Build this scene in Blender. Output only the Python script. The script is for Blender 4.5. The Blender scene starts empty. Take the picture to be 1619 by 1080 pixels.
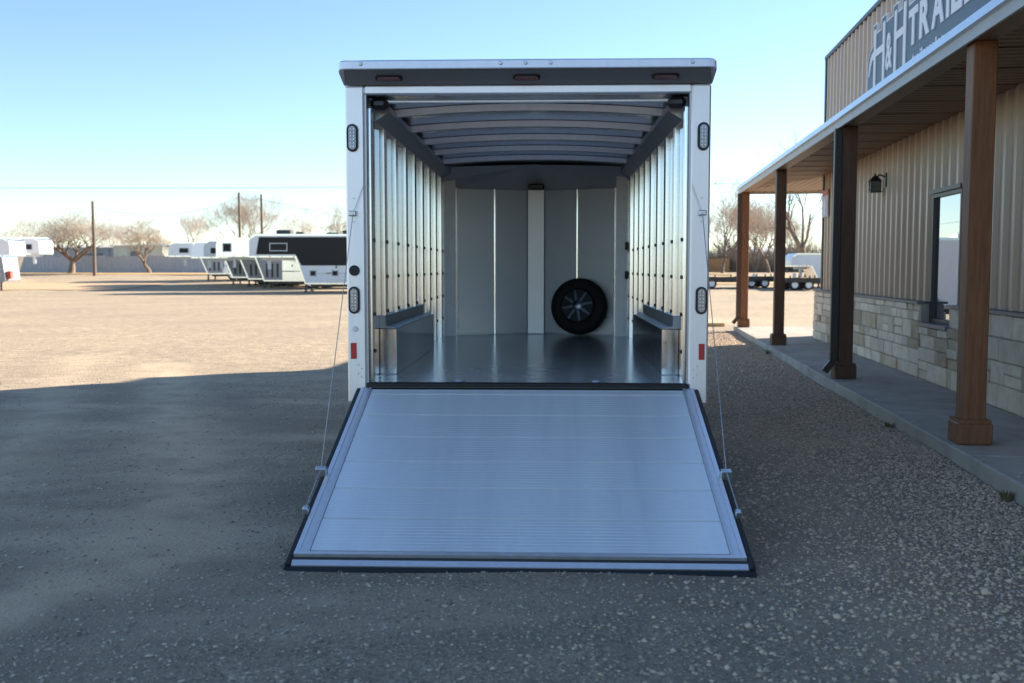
import bpy, math, random
import numpy as np
from mathutils import Vector, Matrix

R = math.radians
SC = bpy.context.scene
COL = SC.collection

# ------------------------------------------------------------------ camera
CAM_H = 1.56
cam_d = bpy.data.cameras.new('camera')
cam = bpy.data.objects.new('camera', cam_d); COL.objects.link(cam)
cam_d.sensor_width = 36.0; cam_d.lens = 36.02
cam_d.clip_start = 0.05; cam_d.clip_end = 4000
cam.location = (0, 0, CAM_H); cam.rotation_euler = (R(90 - 4.131), 0, 0)
cam_d.dof.use_dof = True; cam_d.dof.focus_distance = 7.6; cam_d.dof.aperture_fstop = 2.8
SC.camera = cam

# ------------------------------------------------------------------ sky, sun, exposure
SUN_EL, SUN_AZ = 21.0, 59.0            # azimuth clockwise from +Y
W = bpy.data.worlds.new('World'); SC.world = W; W.use_nodes = True
wn = W.node_tree; wn.nodes.clear()
sky = wn.nodes.new('ShaderNodeTexSky'); sky.sky_type = 'NISHITA'; sky.sun_disc = False
sky.sun_elevation = R(SUN_EL); sky.sun_rotation = R(SUN_AZ)
sky.altitude = 1000; sky.air_density = 1.0; sky.dust_density = 0.1; sky.ozone_density = 2.6
bg = wn.nodes.new('ShaderNodeBackground'); bg.inputs['Strength'].default_value = 0.063
wo = wn.nodes.new('ShaderNodeOutputWorld')
wn.links.new(sky.outputs[0], bg.inputs[0]); wn.links.new(bg.outputs[0], wo.inputs[0])

sun_d = bpy.data.lights.new('sun', 'SUN'); sun_d.energy = 4.25; sun_d.angle = R(0.5); sun_d.color = (1.0, 0.89, 0.74)
sun = bpy.data.objects.new('sun', sun_d); COL.objects.link(sun)
sd = Vector((math.sin(R(SUN_AZ)) * math.cos(R(SUN_EL)), math.cos(R(SUN_AZ)) * math.cos(R(SUN_EL)), math.sin(R(SUN_EL))))
sun.rotation_euler = sd.to_track_quat('Z', 'Y').to_euler(); sun.location = sd * 60

SC.render.engine = 'CYCLES'
SC.view_settings.view_transform = 'Standard'; SC.view_settings.look = 'None'
SC.view_settings.exposure = 2.0; SC.view_settings.gamma = 1.0
SC.view_settings.use_curve_mapping = False
SC.cycles.max_bounces = 10; SC.cycles.diffuse_bounces = 5; SC.cycles.glossy_bounces = 6
SC.cycles.use_denoising = True

# ------------------------------------------------------------------ materials
MATS = {}
def M(name, col, rough=0.5, metal=0.0, var=0.0, scale=6.0, col2=None, bump=0.0, bscale=40.0, stretch=(1, 1, 1),
      rnd=0.0, rvar=0.0, spec=0.5, island=False, coat=0.0, big=0.0):
    """procedural Principled material: colour noise, roughness noise, bump, per-object variation"""
    if name in MATS: return MATS[name]
    m = bpy.data.materials.new(name); m.use_nodes = True
    nt = m.node_tree; N = nt.nodes; L = nt.links
    p = N['Principled BSDF']
    p.inputs['Roughness'].default_value = rough; p.inputs['Metallic'].default_value = metal
    p.inputs['Specular IOR Level'].default_value = spec
    if coat: p.inputs['Coat Weight'].default_value = coat; p.inputs['Coat Roughness'].default_value = 0.15
    c = (*col, 1)
    tc = N.new('ShaderNodeTexCoord'); mp = N.new('ShaderNodeMapping')
    mp.inputs['Scale'].default_value = stretch
    L.new(tc.outputs['Object'], mp.inputs[0])
    out = None
    if var or col2:
        nz = N.new('ShaderNodeTexNoise'); nz.inputs['Scale'].default_value = scale; nz.inputs['Detail'].default_value = 6
        nz.inputs['Roughness'].default_value = 0.65
        L.new(mp.outputs[0], nz.inputs[0])
        cr = N.new('ShaderNodeValToRGB'); cr.color_ramp.elements[0].position = 0.3; cr.color_ramp.elements[1].position = 0.7
        if col2: a, b = col, col2
        else: a, b = [x * (1 - var) for x in col], [min(1, x * (1 + var)) for x in col]
        cr.color_ramp.elements[0].color = (*a, 1); cr.color_ramp.elements[1].color = (*b, 1)
        L.new(nz.outputs[0], cr.inputs[0]); out = cr.outputs[0]
        if rvar:
            mr = N.new('ShaderNodeMapRange'); mr.inputs[3].default_value = max(0.02, rough - rvar); mr.inputs[4].default_value = rough + rvar
            L.new(nz.outputs[0], mr.inputs[0]); L.new(mr.outputs[0], p.inputs['Roughness'])
    if big:
        nb = N.new('ShaderNodeTexNoise'); nb.inputs['Scale'].default_value = 0.9; nb.inputs['Detail'].default_value = 4
        L.new(tc.outputs['Object'], nb.inputs[0])
        mb = N.new('ShaderNodeMapRange'); mb.inputs[1].default_value = 0.3; mb.inputs[2].default_value = 0.7
        mb.inputs[3].default_value = 1 - big; mb.inputs[4].default_value = 1 + big
        L.new(nb.outputs[0], mb.inputs[0])
        mx = N.new('ShaderNodeVectorMath'); mx.operation = 'SCALE'
        if out: L.new(out, mx.inputs[0])
        else: mx.inputs[0].default_value = col
        L.new(mb.outputs[0], mx.inputs['Scale']); out = mx.outputs[0]
    if rnd or island:
        if island:
            g = N.new('ShaderNodeNewGeometry'); src = g.outputs['Random Per Island']
        else:
            g = N.new('ShaderNodeObjectInfo'); src = g.outputs['Random']
        hs = N.new('ShaderNodeMapRange'); hs.inputs[3].default_value = 1 - rnd; hs.inputs[4].default_value = 1 + rnd
        L.new(src, hs.inputs[0])
        mx = N.new('ShaderNodeVectorMath'); mx.operation = 'SCALE'
        if out: L.new(out, mx.inputs[0])
        else: mx.inputs[0].default_value = col
        L.new(hs.outputs[0], mx.inputs['Scale']); out = mx.outputs[0]
    if out: L.new(out, p.inputs['Base Color'])
    else: p.inputs['Base Color'].default_value = c
    if bump:
        nb = N.new('ShaderNodeTexNoise'); nb.inputs['Scale'].default_value = bscale; nb.inputs['Detail'].default_value = 5
        L.new(mp.outputs[0], nb.inputs[0])
        bp = N.new('ShaderNodeBump'); bp.inputs['Strength'].default_value = bump; bp.inputs['Distance'].default_value = 0.02
        L.new(nb.outputs[0], bp.inputs['Height']); L.new(bp.outputs[0], p.inputs['Normal'])
    MATS[name] = m
    return m

ALU = M('brushed_aluminium', (0.70, 0.73, 0.77), 0.15, 1.0, var=0.08, scale=9, stretch=(1, 1, 14), rvar=0.05, bump=0.02, bscale=30)
ALU_POST = M('aluminium_post', (0.84, 0.84, 0.87), 0.42, 0.85, var=0.05, scale=7, stretch=(3, 3, 0.6), rvar=0.07)
ALU_SKIN = M('aluminium_skin', (0.34, 0.37, 0.40), 0.10, 1.0, var=0.06, scale=3, rvar=0.03, bump=0.04, bscale=3)
ALU_BOX = M('aluminium_box', (0.72, 0.73, 0.74), 0.14, 1.0, var=0.06, scale=6, rvar=0.08, bump=0.03, bscale=5)
ALU_RAMP = M('ramp_aluminium', (0.90, 0.93, 0.97), 0.43, 0.62, var=0.07, scale=2.0, stretch=(1.7, 0.10, 0.10), rvar=0.04, rnd=0.03)
def brushed_across(m, direction, amount=0.75):
    """anisotropic finish: rough along the object-space direction, sharp across it"""
    nt = m.node_tree; p = nt.nodes['Principled BSDF']
    c = nt.nodes.new('ShaderNodeCombineXYZ'); v = nt.nodes.new('ShaderNodeVectorTransform')
    for i in range(3): c.inputs[i].default_value = direction[i]
    v.vector_type = 'VECTOR'; v.convert_from = 'OBJECT'; v.convert_to = 'WORLD'
    nt.links.new(c.outputs[0], v.inputs[0]); nt.links.new(v.outputs[0], p.inputs['Tangent'])
    p.inputs['Anisotropic'].default_value = amount
brushed_across(ALU_RAMP, (0, 1, 0), 0.8)
ALU_DULL = M('dull_aluminium', (0.40, 0.43, 0.47), 0.38, 0.9, var=0.12, scale=7, rvar=0.1)
CEIL = M('ceiling_skin', (0.58, 0.60, 0.62), 0.16, 1.0, var=0.06, scale=3, bump=0.05, bscale=2.5)
STEEL = M('galvanised_steel', (0.62, 0.64, 0.66), 0.4, 1.0, var=0.12, scale=20)
WHITE = M('white_gelcoat', (0.78, 0.79, 0.80), 0.3, 0, var=0.03, scale=4, coat=0.2)
PANEL = M('white_liner_panel', (0.82, 0.86, 0.90), 0.36, 0.3, var=0.03, scale=3, coat=0.2)
TFLOOR = M('trailer_floor', (0.74, 0.78, 0.81), 0.21, 0.5, var=0.03, scale=1.5, rvar=0.015, big=0.04)
BLACK = M('black_rubber', (0.012, 0.012, 0.013), 0.55)
BLACKM = M('black_plastic', (0.018, 0.018, 0.02), 0.35)
TYRE = M('tyre_rubber', (0.014, 0.014, 0.014), 0.7, var=0.2, scale=14)
RIM = M('dark_alloy_rim', (0.02, 0.02, 0.022), 0.45, 0.3)
LENS = M('clear_grey_lens', (0.30, 0.32, 0.36), 0.18, 0.3, var=0.25, scale=60)
RED = M('red_reflector', (0.52, 0.03, 0.03), 0.3)
WOOD = M('stained_cedar', (0.13, 0.050, 0.019), 0.55, 0, col2=(0.25, 0.105, 0.042), scale=5, stretch=(7, 7, 0.5), bump=0.15, bscale=18, rnd=0.15)
WOOD_SHADE = M('shaded_cedar', (0.07, 0.029, 0.014), 0.5, 0, col2=(0.13, 0.058, 0.028), scale=5, stretch=(7, 7, 0.5), bump=0.15, bscale=18)  # darker copy of the cedar, shade on two posts put into the colour
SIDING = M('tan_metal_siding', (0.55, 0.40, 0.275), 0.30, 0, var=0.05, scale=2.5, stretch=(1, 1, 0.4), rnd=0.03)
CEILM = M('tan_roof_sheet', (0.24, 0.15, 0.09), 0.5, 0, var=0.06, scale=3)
TRIM_D = M('dark_bronze_trim', (0.035, 0.032, 0.03), 0.4)
TRIM_G = M('grey_flashing', (0.16, 0.16, 0.17), 0.45)
FASCIA = M('light_grey_fascia', (0.42, 0.42, 0.41), 0.45, 0, var=0.06, scale=3)
GUTTER = M('galvalume_gutter', (0.70, 0.72, 0.75), 0.3, 0.8, var=0.05, scale=4)
STONE = M('limestone', (0.60, 0.465, 0.32), 0.85, 0, col2=(0.76, 0.65, 0.50), scale=4.5, bump=0.5, bscale=22, rnd=0.17)
STONE_R = M('rusty_limestone', (0.42, 0.29, 0.15), 0.85, 0, col2=(0.55, 0.46, 0.34), scale=5, bump=0.5, bscale=22, rnd=0.15)
MORTAR = M('mortar', (0.40, 0.36, 0.30), 0.95, 0, var=0.1, scale=20)
CONC = M('concrete', (0.40, 0.365, 0.315), 0.8, 0, var=0.2, scale=2.8, bump=0.2, bscale=60, big=0.15)
SIGN = M('slate_sign_panel', (0.075, 0.115, 0.15), 0.45)
LETTER = M('white_sign_letter', (0.80, 0.81, 0.83), 0.45)
GLASSB = M('reflective_window_glass', (0.52, 0.55, 0.58), 0.015, 1.0)
BLKGLASS = M('black_gloss_panel', (0.012, 0.013, 0.015), 0.4, spec=0.25)
BARK = M('bark', (0.17, 0.125, 0.095), 0.9, 0, var=0.25, scale=3)
TWIG = M('twigs', (0.47, 0.395, 0.32), 0.9, 0, var=0.2, scale=1.5)
TWIG_P = M('pale_twigs', (0.58, 0.51, 0.44), 0.9, 0, var=0.2, scale=1.5)
POLEW = M('weathered_pole', (0.16, 0.12, 0.09), 0.9, 0, var=0.2, scale=4)
FENCE_M = M('grey_sheet_fence', (0.38, 0.41, 0.45), 0.6, 0, var=0.1, scale=0.6)
SHED_M = M('grey_shed_metal', (0.36, 0.36, 0.36), 0.6, 0, var=0.08, scale=0.5)
CREAM = M('cream_shed_metal', (0.62, 0.58, 0.46), 0.6, 0, var=0.05, scale=0.5)
PALE = M('pale_roof_metal', (0.6, 0.55, 0.47), 0.5)
ORANGE = M('weathered_cedar_boards', (0.36, 0.2, 0.09), 0.8, 0, var=0.2, scale=1)
GRASS = M('dry_grass', (0.42, 0.27, 0.11), 0.95, 0, col2=(0.56, 0.40, 0.20), scale=1.2, bump=0.5, bscale=5)
YELLOW = M('yellow_paint', (0.50, 0.37, 0.14), 0.7, 0, var=0.15, scale=3)

def ground_material():
    m = bpy.data.materials.new('packed_gravel'); m.use_nodes = True
    nt = m.node_tree; N = nt.nodes; L = nt.links
    p = N['Principled BSDF']; p.inputs['Roughness'].default_value = 0.95; p.inputs['Specular IOR Level'].default_value = 0.2
    tc = N.new('ShaderNodeTexCoord')
    def noise(s, d=6, r=0.6, v=None):
        n = N.new('ShaderNodeTexNoise'); n.inputs['Scale'].default_value = s; n.inputs['Detail'].default_value = d; n.inputs['Roughness'].default_value = r
        L.new(v or tc.outputs['Object'], n.inputs[0]); return n.outputs[0]
    def ramp(src, pts):
        c = N.new('ShaderNodeValToRGB'); e = c.color_ramp.elements
        e[0].position, e[0].color = pts[0][0], (*pts[0][1], 1); e[1].position, e[1].color = pts[-1][0], (*pts[-1][1], 1)
        for q, k in pts[1:-1]:
            x = e.new(q); x.color = (*k, 1)
        L.new(src, c.inputs[0]); return c.outputs[0]
    def mix(f, a, b, t='MIX'):
        x = N.new('ShaderNodeMix'); x.data_type = 'RGBA'; x.blend_type = t
        if isinstance(f, float): x.inputs[0].default_value = f
        else: L.new(f, x.inputs[0])
        L.new(a, x.inputs[6]); L.new(b, x.inputs[7]); return x.outputs[2]
    base = ramp(noise(0.28, 5), [(0.30, (0.385, 0.315, 0.232)), (0.52, (0.44, 0.357, 0.258)), (0.74, (0.50, 0.402, 0.285))])
    mid = ramp(noise(3.5, 7), [(0.3, (0.72, 0.72, 0.72)), (0.7, (1.15, 1.14, 1.12))])
    c1 = mix(1.0, base, mid, 'MULTIPLY')
    vo = N.new('ShaderNodeTexVoronoi'); vo.inputs['Scale'].default_value = 55; L.new(tc.outputs['Object'], vo.inputs[0])
    peb = ramp(vo.outputs['Color'], [(0.1, (0.55, 0.55, 0.56)), (0.5, (0.95, 0.94, 0.92)), (0.95, (1.5, 1.46, 1.4))])
    c2 = mix(1.0, c1, peb, 'MULTIPLY')
    # paler dusty streaks, also standing in for warm reflected light
    mp = N.new('ShaderNodeMapping'); mp.inputs['Rotation'].default_value = (0, 0, R(-32)); mp.inputs['Scale'].default_value = (0.13, 0.34, 1)
    L.new(tc.outputs['Object'], mp.inputs[0])
    # random darker gravel patches and the paler streaks, both fading out farther off
    sx = N.new('ShaderNodeSeparateXYZ'); L.new(tc.outputs['Object'], sx.inputs[0])
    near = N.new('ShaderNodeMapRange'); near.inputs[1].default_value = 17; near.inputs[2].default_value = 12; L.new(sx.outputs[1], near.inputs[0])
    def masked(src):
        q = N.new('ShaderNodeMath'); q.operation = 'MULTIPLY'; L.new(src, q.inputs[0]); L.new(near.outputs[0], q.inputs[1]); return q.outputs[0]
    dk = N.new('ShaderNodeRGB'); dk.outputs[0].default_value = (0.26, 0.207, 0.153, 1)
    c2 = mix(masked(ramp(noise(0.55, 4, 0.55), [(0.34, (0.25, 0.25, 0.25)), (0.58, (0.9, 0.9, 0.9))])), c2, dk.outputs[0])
    st = masked(ramp(noise(1.7, 4, 0.55, mp.outputs[0]), [(0.52, (0, 0, 0)), (0.68, (0.7, 0.7, 0.7))]))
    dust_light = N.new('ShaderNodeRGB'); dust_light.outputs[0].default_value = (0.58, 0.45, 0.32, 1)
    c3 = mix(st, c2, dust_light.outputs[0])
    at = N.new('ShaderNodeAttribute'); at.attribute_name = 'light_and_wear'
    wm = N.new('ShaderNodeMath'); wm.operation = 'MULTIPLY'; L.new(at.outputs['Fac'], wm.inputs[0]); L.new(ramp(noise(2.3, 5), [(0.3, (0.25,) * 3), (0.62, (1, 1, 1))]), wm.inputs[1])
    streak_tan = N.new('ShaderNodeRGB'); streak_tan.outputs[0].default_value = (0.62, 0.475, 0.33, 1)  # warm reflected light and wheel wear tinted into the ground
    c3 = mix(wm.outputs[0], c3, streak_tan.outputs[0])
    L.new(c3, p.inputs['Base Color'])
    v2 = N.new('ShaderNodeTexVoronoi'); v2.inputs['Scale'].default_value = 38; L.new(tc.outputs['Object'], v2.inputs[0])
    ad = N.new('ShaderNodeMath'); ad.operation = 'ADD'; L.new(v2.outputs['Distance'], ad.inputs[0]); L.new(noise(70, 4), ad.inputs[1])
    bp = N.new('ShaderNodeBump'); bp.inputs['Strength'].default_value = 0.55; bp.inputs['Distance'].default_value = 0.012
    L.new(ad.outputs[0], bp.inputs['Height']); L.new(bp.outputs[0], p.inputs['Normal'])
    return m

# ------------------------------------------------------------------ mesh helpers
class MB:
    def __init__(s): s.v = []; s.f = []
    def add(s, v, f):
        k = len(s.v); s.v += [tuple(map(float, q)) for q in v]; s.f += [tuple(k + i for i in q) for q in f]; return s
    def box(s, x0, x1, y0, y1, z0, z1):
        return s.add([(x0, y0, z0), (x1, y0, z0), (x1, y1, z0), (x0, y1, z0), (x0, y0, z1), (x1, y0, z1), (x1, y1, z1), (x0, y1, z1)],
                     [(3, 2, 1, 0), (4, 5, 6, 7), (0, 1, 5, 4), (1, 2, 6, 5), (2, 3, 7, 6), (3, 0, 4, 7)])
    def cbox(s, x0, x1, y0, y1, z0, z1, b=0.01, jit=0.0, rng=None):
        """chamfered box"""
        b = min(b, (x1 - x0) * .45, (y1 - y0) * .45, (z1 - z0) * .45)
        X, Y, Z = (x0, x1), (y0, y1), (z0, z1); sg = (1, -1)
        v = []; idx = {}
        for i in (0, 1):
            for j in (0, 1):
                for k in (0, 1):
                    for a in range(3):
                        q = [X[i] + sg[i] * b, Y[j] + sg[j] * b, Z[k] + sg[k] * b]
                        q[a] = (X[i], Y[j], Z[k])[a]
                        if jit: q = [c + rng.uniform(-jit, jit) for c in q]
                        idx[i, j, k, a] = len(v); v.append(q)
        f = []
        for i in (0, 1):
            o = [(0, 0), (1, 0), (1, 1), (0, 1)]
            f.append([idx[i, p, q, 0] for p, q in (o if i else o[::-1])])
            f.append([idx[q, i, p, 1] for p, q in (o if i else o[::-1])])
            f.append([idx[p, q, i, 2] for p, q in (o if i else o[::-1])])
        def quad(a, b_, c, d): f.append([a, b_, c, d])
        for i in (0, 1):
            for j in (0, 1):
                quad(idx[i, j, 0, 0], idx[i, j, 1, 0], idx[i, j, 1, 1], idx[i, j, 0, 1])
                quad(idx[i, 0, j, 0], idx[i, 1, j, 0], idx[i, 1, j, 2], idx[i, 0, j, 2])
                quad(idx[0, i, j, 1], idx[1, i, j, 1], idx[1, i, j, 2], idx[0, i, j, 2])
                for k in (0, 1): f.append([idx[i, j, k, 0], idx[i, j, k, 1], idx[i, j, k, 2]])
        return s.add(v, f)
    def prism(s, pts, axis, a0, a1):
        """extrude polygon; axis 'x': pts (y,z); 'y': pts (x,z); 'z': pts (x,y)"""
        n = len(pts)
        def P(p, a): return {'x': (a, p[0], p[1]), 'y': (p[0], a, p[1]), 'z': (p[0], p[1], a)}[axis]
        v = [P(p, a0) for p in pts] + [P(p, a1) for p in pts]
        f = [tuple(range(n)), tuple(range(2 * n - 1, n - 1, -1))] + [(i, n + i, n + (i + 1) % n, (i + 1) % n) for i in range(n)]
        return s.add(v, f)
    def sheet(s, pts, axis, a0, a1):
        """open profile swept straight (corrugated sheets)"""
        n = len(pts)
        def P(p, a): return {'x': (a, p[0], p[1]), 'y': (p[0], a, p[1]), 'z': (p[0], p[1], a)}[axis]
        A0 = a0 if isinstance(a0, (list, tuple)) else [a0] * n; A1 = a1 if isinstance(a1, (list, tuple)) else [a1] * n
        v = [P(p, A0[i]) for i, p in enumerate(pts)] + [P(p, A1[i]) for i, p in enumerate(pts)]
        return s.add(v, [(i, i + 1, n + i + 1, n + i) for i in range(n - 1)])
    def tube(s, pts, r, n=8, cap=True):
        pts = [Vector(p) for p in pts]; rs = r if isinstance(r, (list, tuple)) else [r] * len(pts)
        v = []; f = []
        for i, p in enumerate(pts):
            t = (pts[min(i + 1, len(pts) - 1)] - pts[max(i - 1, 0)]).normalized()
            a = t.cross(Vector((0, 0, 1)) if abs(t.z) < 0.9 else Vector((1, 0, 0))).normalized(); b = t.cross(a)
            for k in range(n):
                w = 2 * math.pi * k / n; v.append(p + (a * math.cos(w) + b * math.sin(w)) * rs[i])
        for i in range(len(pts) - 1):
            for k in range(n): f.append((i * n + k, i * n + (k + 1) % n, (i + 1) * n + (k + 1) % n, (i + 1) * n + k))
        if cap: f += [tuple(range(n))[::-1], tuple(range((len(pts) - 1) * n, len(pts) * n))]
        return s.add(v, f)
    def lathe(s, prof, axis, c, n=32):
        """prof: (radius, along) points round an axis through c"""
        v = []; f = []
        for r, h in prof:
            for k in range(n):
                w = 2 * math.pi * k / n; a, b = r * math.cos(w), r * math.sin(w)
                d = {'x': (h, a, b), 'y': (a, h, b), 'z': (a, b, h)}[axis]
                v.append((c[0] + d[0], c[1] + d[1], c[2] + d[2]))
        for i in range(len(prof) - 1):
            for k in range(n): f.append((i * n + k, i * n + (k + 1) % n, (i + 1) * n + (k + 1) % n, (i + 1) * n + k))
        f += [tuple(range(n))[::-1], tuple(range((len(prof) - 1) * n, len(prof) * n))]
        return s.add(v, f)
    def oval(s, cx, cz, w, h, y0, y1, n=10):
        """stadium in the xz plane, extruded along y"""
        pts = []
        if h >= w:
            r = w / 2
            for k in range(n + 1): a = math.pi * k / n; pts.append((cx + r * math.cos(a), cz + h / 2 - r + r * math.sin(a)))
            for k in range(n + 1): a = math.pi + math.pi * k / n; pts.append((cx + r * math.cos(a), cz - h / 2 + r + r * math.sin(a)))
        else:
            r = h / 2
            for k in range(n + 1): a = -math.pi / 2 + math.pi * k / n; pts.append((cx + w / 2 - r + r * math.cos(a), cz + r * math.sin(a)))
            for k in range(n + 1): a = math.pi / 2 + math.pi * k / n; pts.append((cx - w / 2 + r + r * math.cos(a), cz + r * math.sin(a)))
        return s.prism(pts, 'y', y0, y1)
    def mesh(s, name, mat, smooth=None):
        me = bpy.data.meshes.new(name); me.from_pydata(s.v, [], s.f); me.validate(); me.update()
        import bmesh
        bm = bmesh.new(); bm.from_mesh(me); bmesh.ops.recalc_face_normals(bm, faces=bm.faces); bm.to_mesh(me); bm.free()
        if smooth:
            me.polygons.foreach_set('use_smooth', [True] * len(me.polygons)); me.set_sharp_from_angle(angle=R(smooth))
        if mat: me.materials.append(mat)
        return me
    def build(s, name, mat, parent=None, smooth=None, kind=None, label=None):
        return link(name, s.mesh(name, mat, smooth), parent, kind, label)

def link(name, me, parent=None, kind=None, label=None, loc=None):
    o = bpy.data.objects.new(name, me); COL.objects.link(o); o.parent = parent
    if loc is not None: o.location = loc
    if kind: o['kind'] = kind
    if label: o['label'] = label
    return o
def tag(o, label, cat, group=None, kind=None):
    o['label'] = label; o['category'] = cat
    if group: o['group'] = group
    if kind: o['kind'] = kind
    return o
def thing(name, label, cat, loc=(0, 0, 0), rz=0.0, group=None):
    o = bpy.data.objects.new(name, None); COL.objects.link(o); o.empty_display_size = 0.2
    o.location = loc; o.rotation_euler = (0, 0, rz)
    return tag(o, label, cat, group)

# ------------------------------------------------------------------ ground
_GY = [-1000, 60, 70, 80, 95, 102, 140, 3000]; _GZ = [0, 0, 0.14, 0.40, 0.95, 1.08, 1.2, 1.2]
def gz(y): return float(np.interp(y, _GY, _GZ))
def wav(x, y):
    """tiny unevenness of the yard close to the camera (metres)"""
    a = np.clip(1 - (np.abs(y - 8) / 16) ** 4, 0, 1)
    return a * (0.010 * np.sin(x * 0.9 + 0.5 * y) + 0.008 * np.sin(1.7 * y - 0.6 * x + 1.0) + 0.006 * np.sin(2.9 * x + 1.3 * y)) - 0.012 * a
def axis_pts(lo, hi, near_lo, near_hi, fine, n_out):
    mid = np.arange(near_lo, near_hi + 1e-6, fine)
    a = near_lo - np.geomspace(fine * 2, near_lo - lo, n_out)[::-1]; b = near_hi + np.geomspace(fine * 2, hi - near_hi, n_out)
    return np.concatenate([a, mid, b])
LIGHT_AND_TRACKS = [[(-3.6, 3.2), (-2.4, 4.6), (-1.95, 5.6), (-2.4, 7.6), (-3.3, 10.0), (-4.3, 12.8), (-5.6, 16.5)],  # first path: a streak of reflected light put into the colour; rest wheel tracks
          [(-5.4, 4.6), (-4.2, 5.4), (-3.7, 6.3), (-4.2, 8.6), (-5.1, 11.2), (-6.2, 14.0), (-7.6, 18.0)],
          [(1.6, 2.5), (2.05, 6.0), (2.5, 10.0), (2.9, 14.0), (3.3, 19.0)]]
def path_dist(x, y, path):
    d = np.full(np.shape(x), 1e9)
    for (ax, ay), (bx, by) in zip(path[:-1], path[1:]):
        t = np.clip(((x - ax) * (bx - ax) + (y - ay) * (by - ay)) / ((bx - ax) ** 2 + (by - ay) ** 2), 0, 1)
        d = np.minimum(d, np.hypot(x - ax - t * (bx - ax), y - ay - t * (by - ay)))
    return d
gx = axis_pts(-900, 900, -9, 7, 0.14, 26); gy = np.unique(np.concatenate([axis_pts(-300, 2200, 0, 22, 0.14, 30), _GY[1:-1]]))
XX, YY = np.meshgrid(gx, gy); ZZ = np.interp(YY, _GY, _GZ) + wav(XX, YY)
LIGHT_AND_WEAR = np.zeros_like(XX)
for tr_, w_, k_ in zip(LIGHT_AND_TRACKS, (0.42, 0.34, 0.45), (0.85, 0.6, 0.45)): LIGHT_AND_WEAR = np.maximum(LIGHT_AND_WEAR, k_ * np.exp(-(path_dist(XX, YY, tr_) / w_) ** 2))
nx, ny = len(gx), len(gy)
i0 = (np.arange(ny - 1)[:, None] * nx + np.arange(nx - 1)[None, :]).ravel()
me = bpy.data.meshes.new('ground')
me.from_pydata(np.stack([XX.ravel(), YY.ravel(), ZZ.ravel()], 1).tolist(), [], np.stack([i0, i0 + 1, i0 + nx + 1, i0 + nx], 1).tolist())
me.polygons.foreach_set('use_smooth', [True] * len(me.polygons))
wa = me.attributes.new('light_and_wear', 'FLOAT', 'POINT'); wa.data.foreach_set('value', LIGHT_AND_WEAR.ravel().astype(np.float32))
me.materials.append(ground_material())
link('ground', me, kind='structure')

# building frame: local x = away from the yard, local y = along the porch, origin at the nearest post
B_ROT = R(6.4); B_O = (3.77, 8.36)
bc, bs = math.cos(B_ROT), math.sin(B_ROT)
def uv_of(x, y):
    dx, dy = x - B_O[0], y - B_O[1]
    return dx * bc - dy * bs, dx * bs + dy * bc
def world_of(u, v): return B_O[0] + u * bc + v * bs, B_O[1] - u * bs + v * bc

def gravel(name, n, region, size, flat, mat, seed, label, z0=None):
    rng = np.random.default_rng(seed)
    P = region(rng, n); n = len(P)
    base = np.array([(1, 0, 0), (-1, 0, 0), (0, 1, 0), (0, -1, 0), (0, 0, 1), (0, 0, -1)], float)
    fc = np.array([(0, 2, 4), (2, 1, 4), (1, 3, 4), (3, 0, 4), (2, 0, 5), (1, 2, 5), (3, 1, 5), (0, 3, 5)])
    s = size(rng, n)
    V = base[None] * rng.uniform(0.6, 1.25, (n, 6, 1)) + rng.uniform(-0.28, 0.28, (n, 6, 3))
    V[:, :, 2] *= flat
    a = rng.uniform(0, 6.28, n); c, q = np.cos(a)[:, None], np.sin(a)[:, None]
    x = V[:, :, 0] * c - V[:, :, 1] * q; y = V[:, :, 0] * q + V[:, :, 1] * c
    V = np.stack([x, y, V[:, :, 2]], 2) * s[:, None, None]
    V[:, :, 0] += P[:, 0:1]; V[:, :, 1] += P[:, 1:2]; V[:, :, 2] += ((wav(P[:, 0], P[:, 1]) if z0 is None else z0) + s * flat * 0.25)[:, None]
    F = (fc[None] + (np.arange(n) * 6)[:, None, None]).reshape(-1, 3)
    me = bpy.data.meshes.new(name)
    me.vertices.add(n * 6); me.vertices.foreach_set('co', V.reshape(-1))
    me.loops.add(len(F) * 3); me.loops.foreach_set('vertex_index', F.reshape(-1).astype(np.int32))
    me.polygons.add(len(F)); me.polygons.foreach_set('loop_start', (np.arange(len(F)) * 3).astype(np.int32))
    me.update(calc_edges=True); me.validate(); me.materials.append(mat)
    o = link(name, me, kind='stuff'); o['label'] = label
    return o
STONE_G = M('loose_gravel', (0.31, 0.27, 0.222), 0.9, 0, col2=(0.53, 0.445, 0.35), scale=60, rnd=0.45, island=True)
STONE_T = M('tan_pea_gravel', (0.46, 0.335, 0.235), 0.9, 0, col2=(0.70, 0.54, 0.39), scale=60, rnd=0.35, island=True)
def keep_yard(P):
    u, v = uv_of(P[:, 0], P[:, 1]); return P[(u < -0.22) | (v > 17.2)]
def reg_yard(rng, n):
    y = 3.3 + (rng.random(n) ** 1.6) * 11; x = rng.uniform(-1, 1, n) * (0.56 * y + 1.0)
    w = np.max([0.85 * np.exp(-(path_dist(x, y, t_) / 0.4) ** 2) for t_ in LIGHT_AND_TRACKS], 0); ok = rng.random(n) > w
    return keep_yard(np.stack([x[ok], y[ok]], 1))
def reg_spill(rng, n):
    v = rng.uniform(-5, 14, n); u = -0.195 + np.abs(rng.normal(0, 0.07, n))
    return np.stack([B_O[0] + u * bc + v * bs, B_O[1] - u * bs + v * bc], 1)
def reg_bank(rng, n):
    v = rng.uniform(-5, 17, n); u = -0.22 - np.abs(rng.normal(0, 1.0, n))
    x = B_O[0] + u * bc + v * bs; y = B_O[1] - u * bs + v * bc
    return np.stack([x, y], 1)
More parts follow.
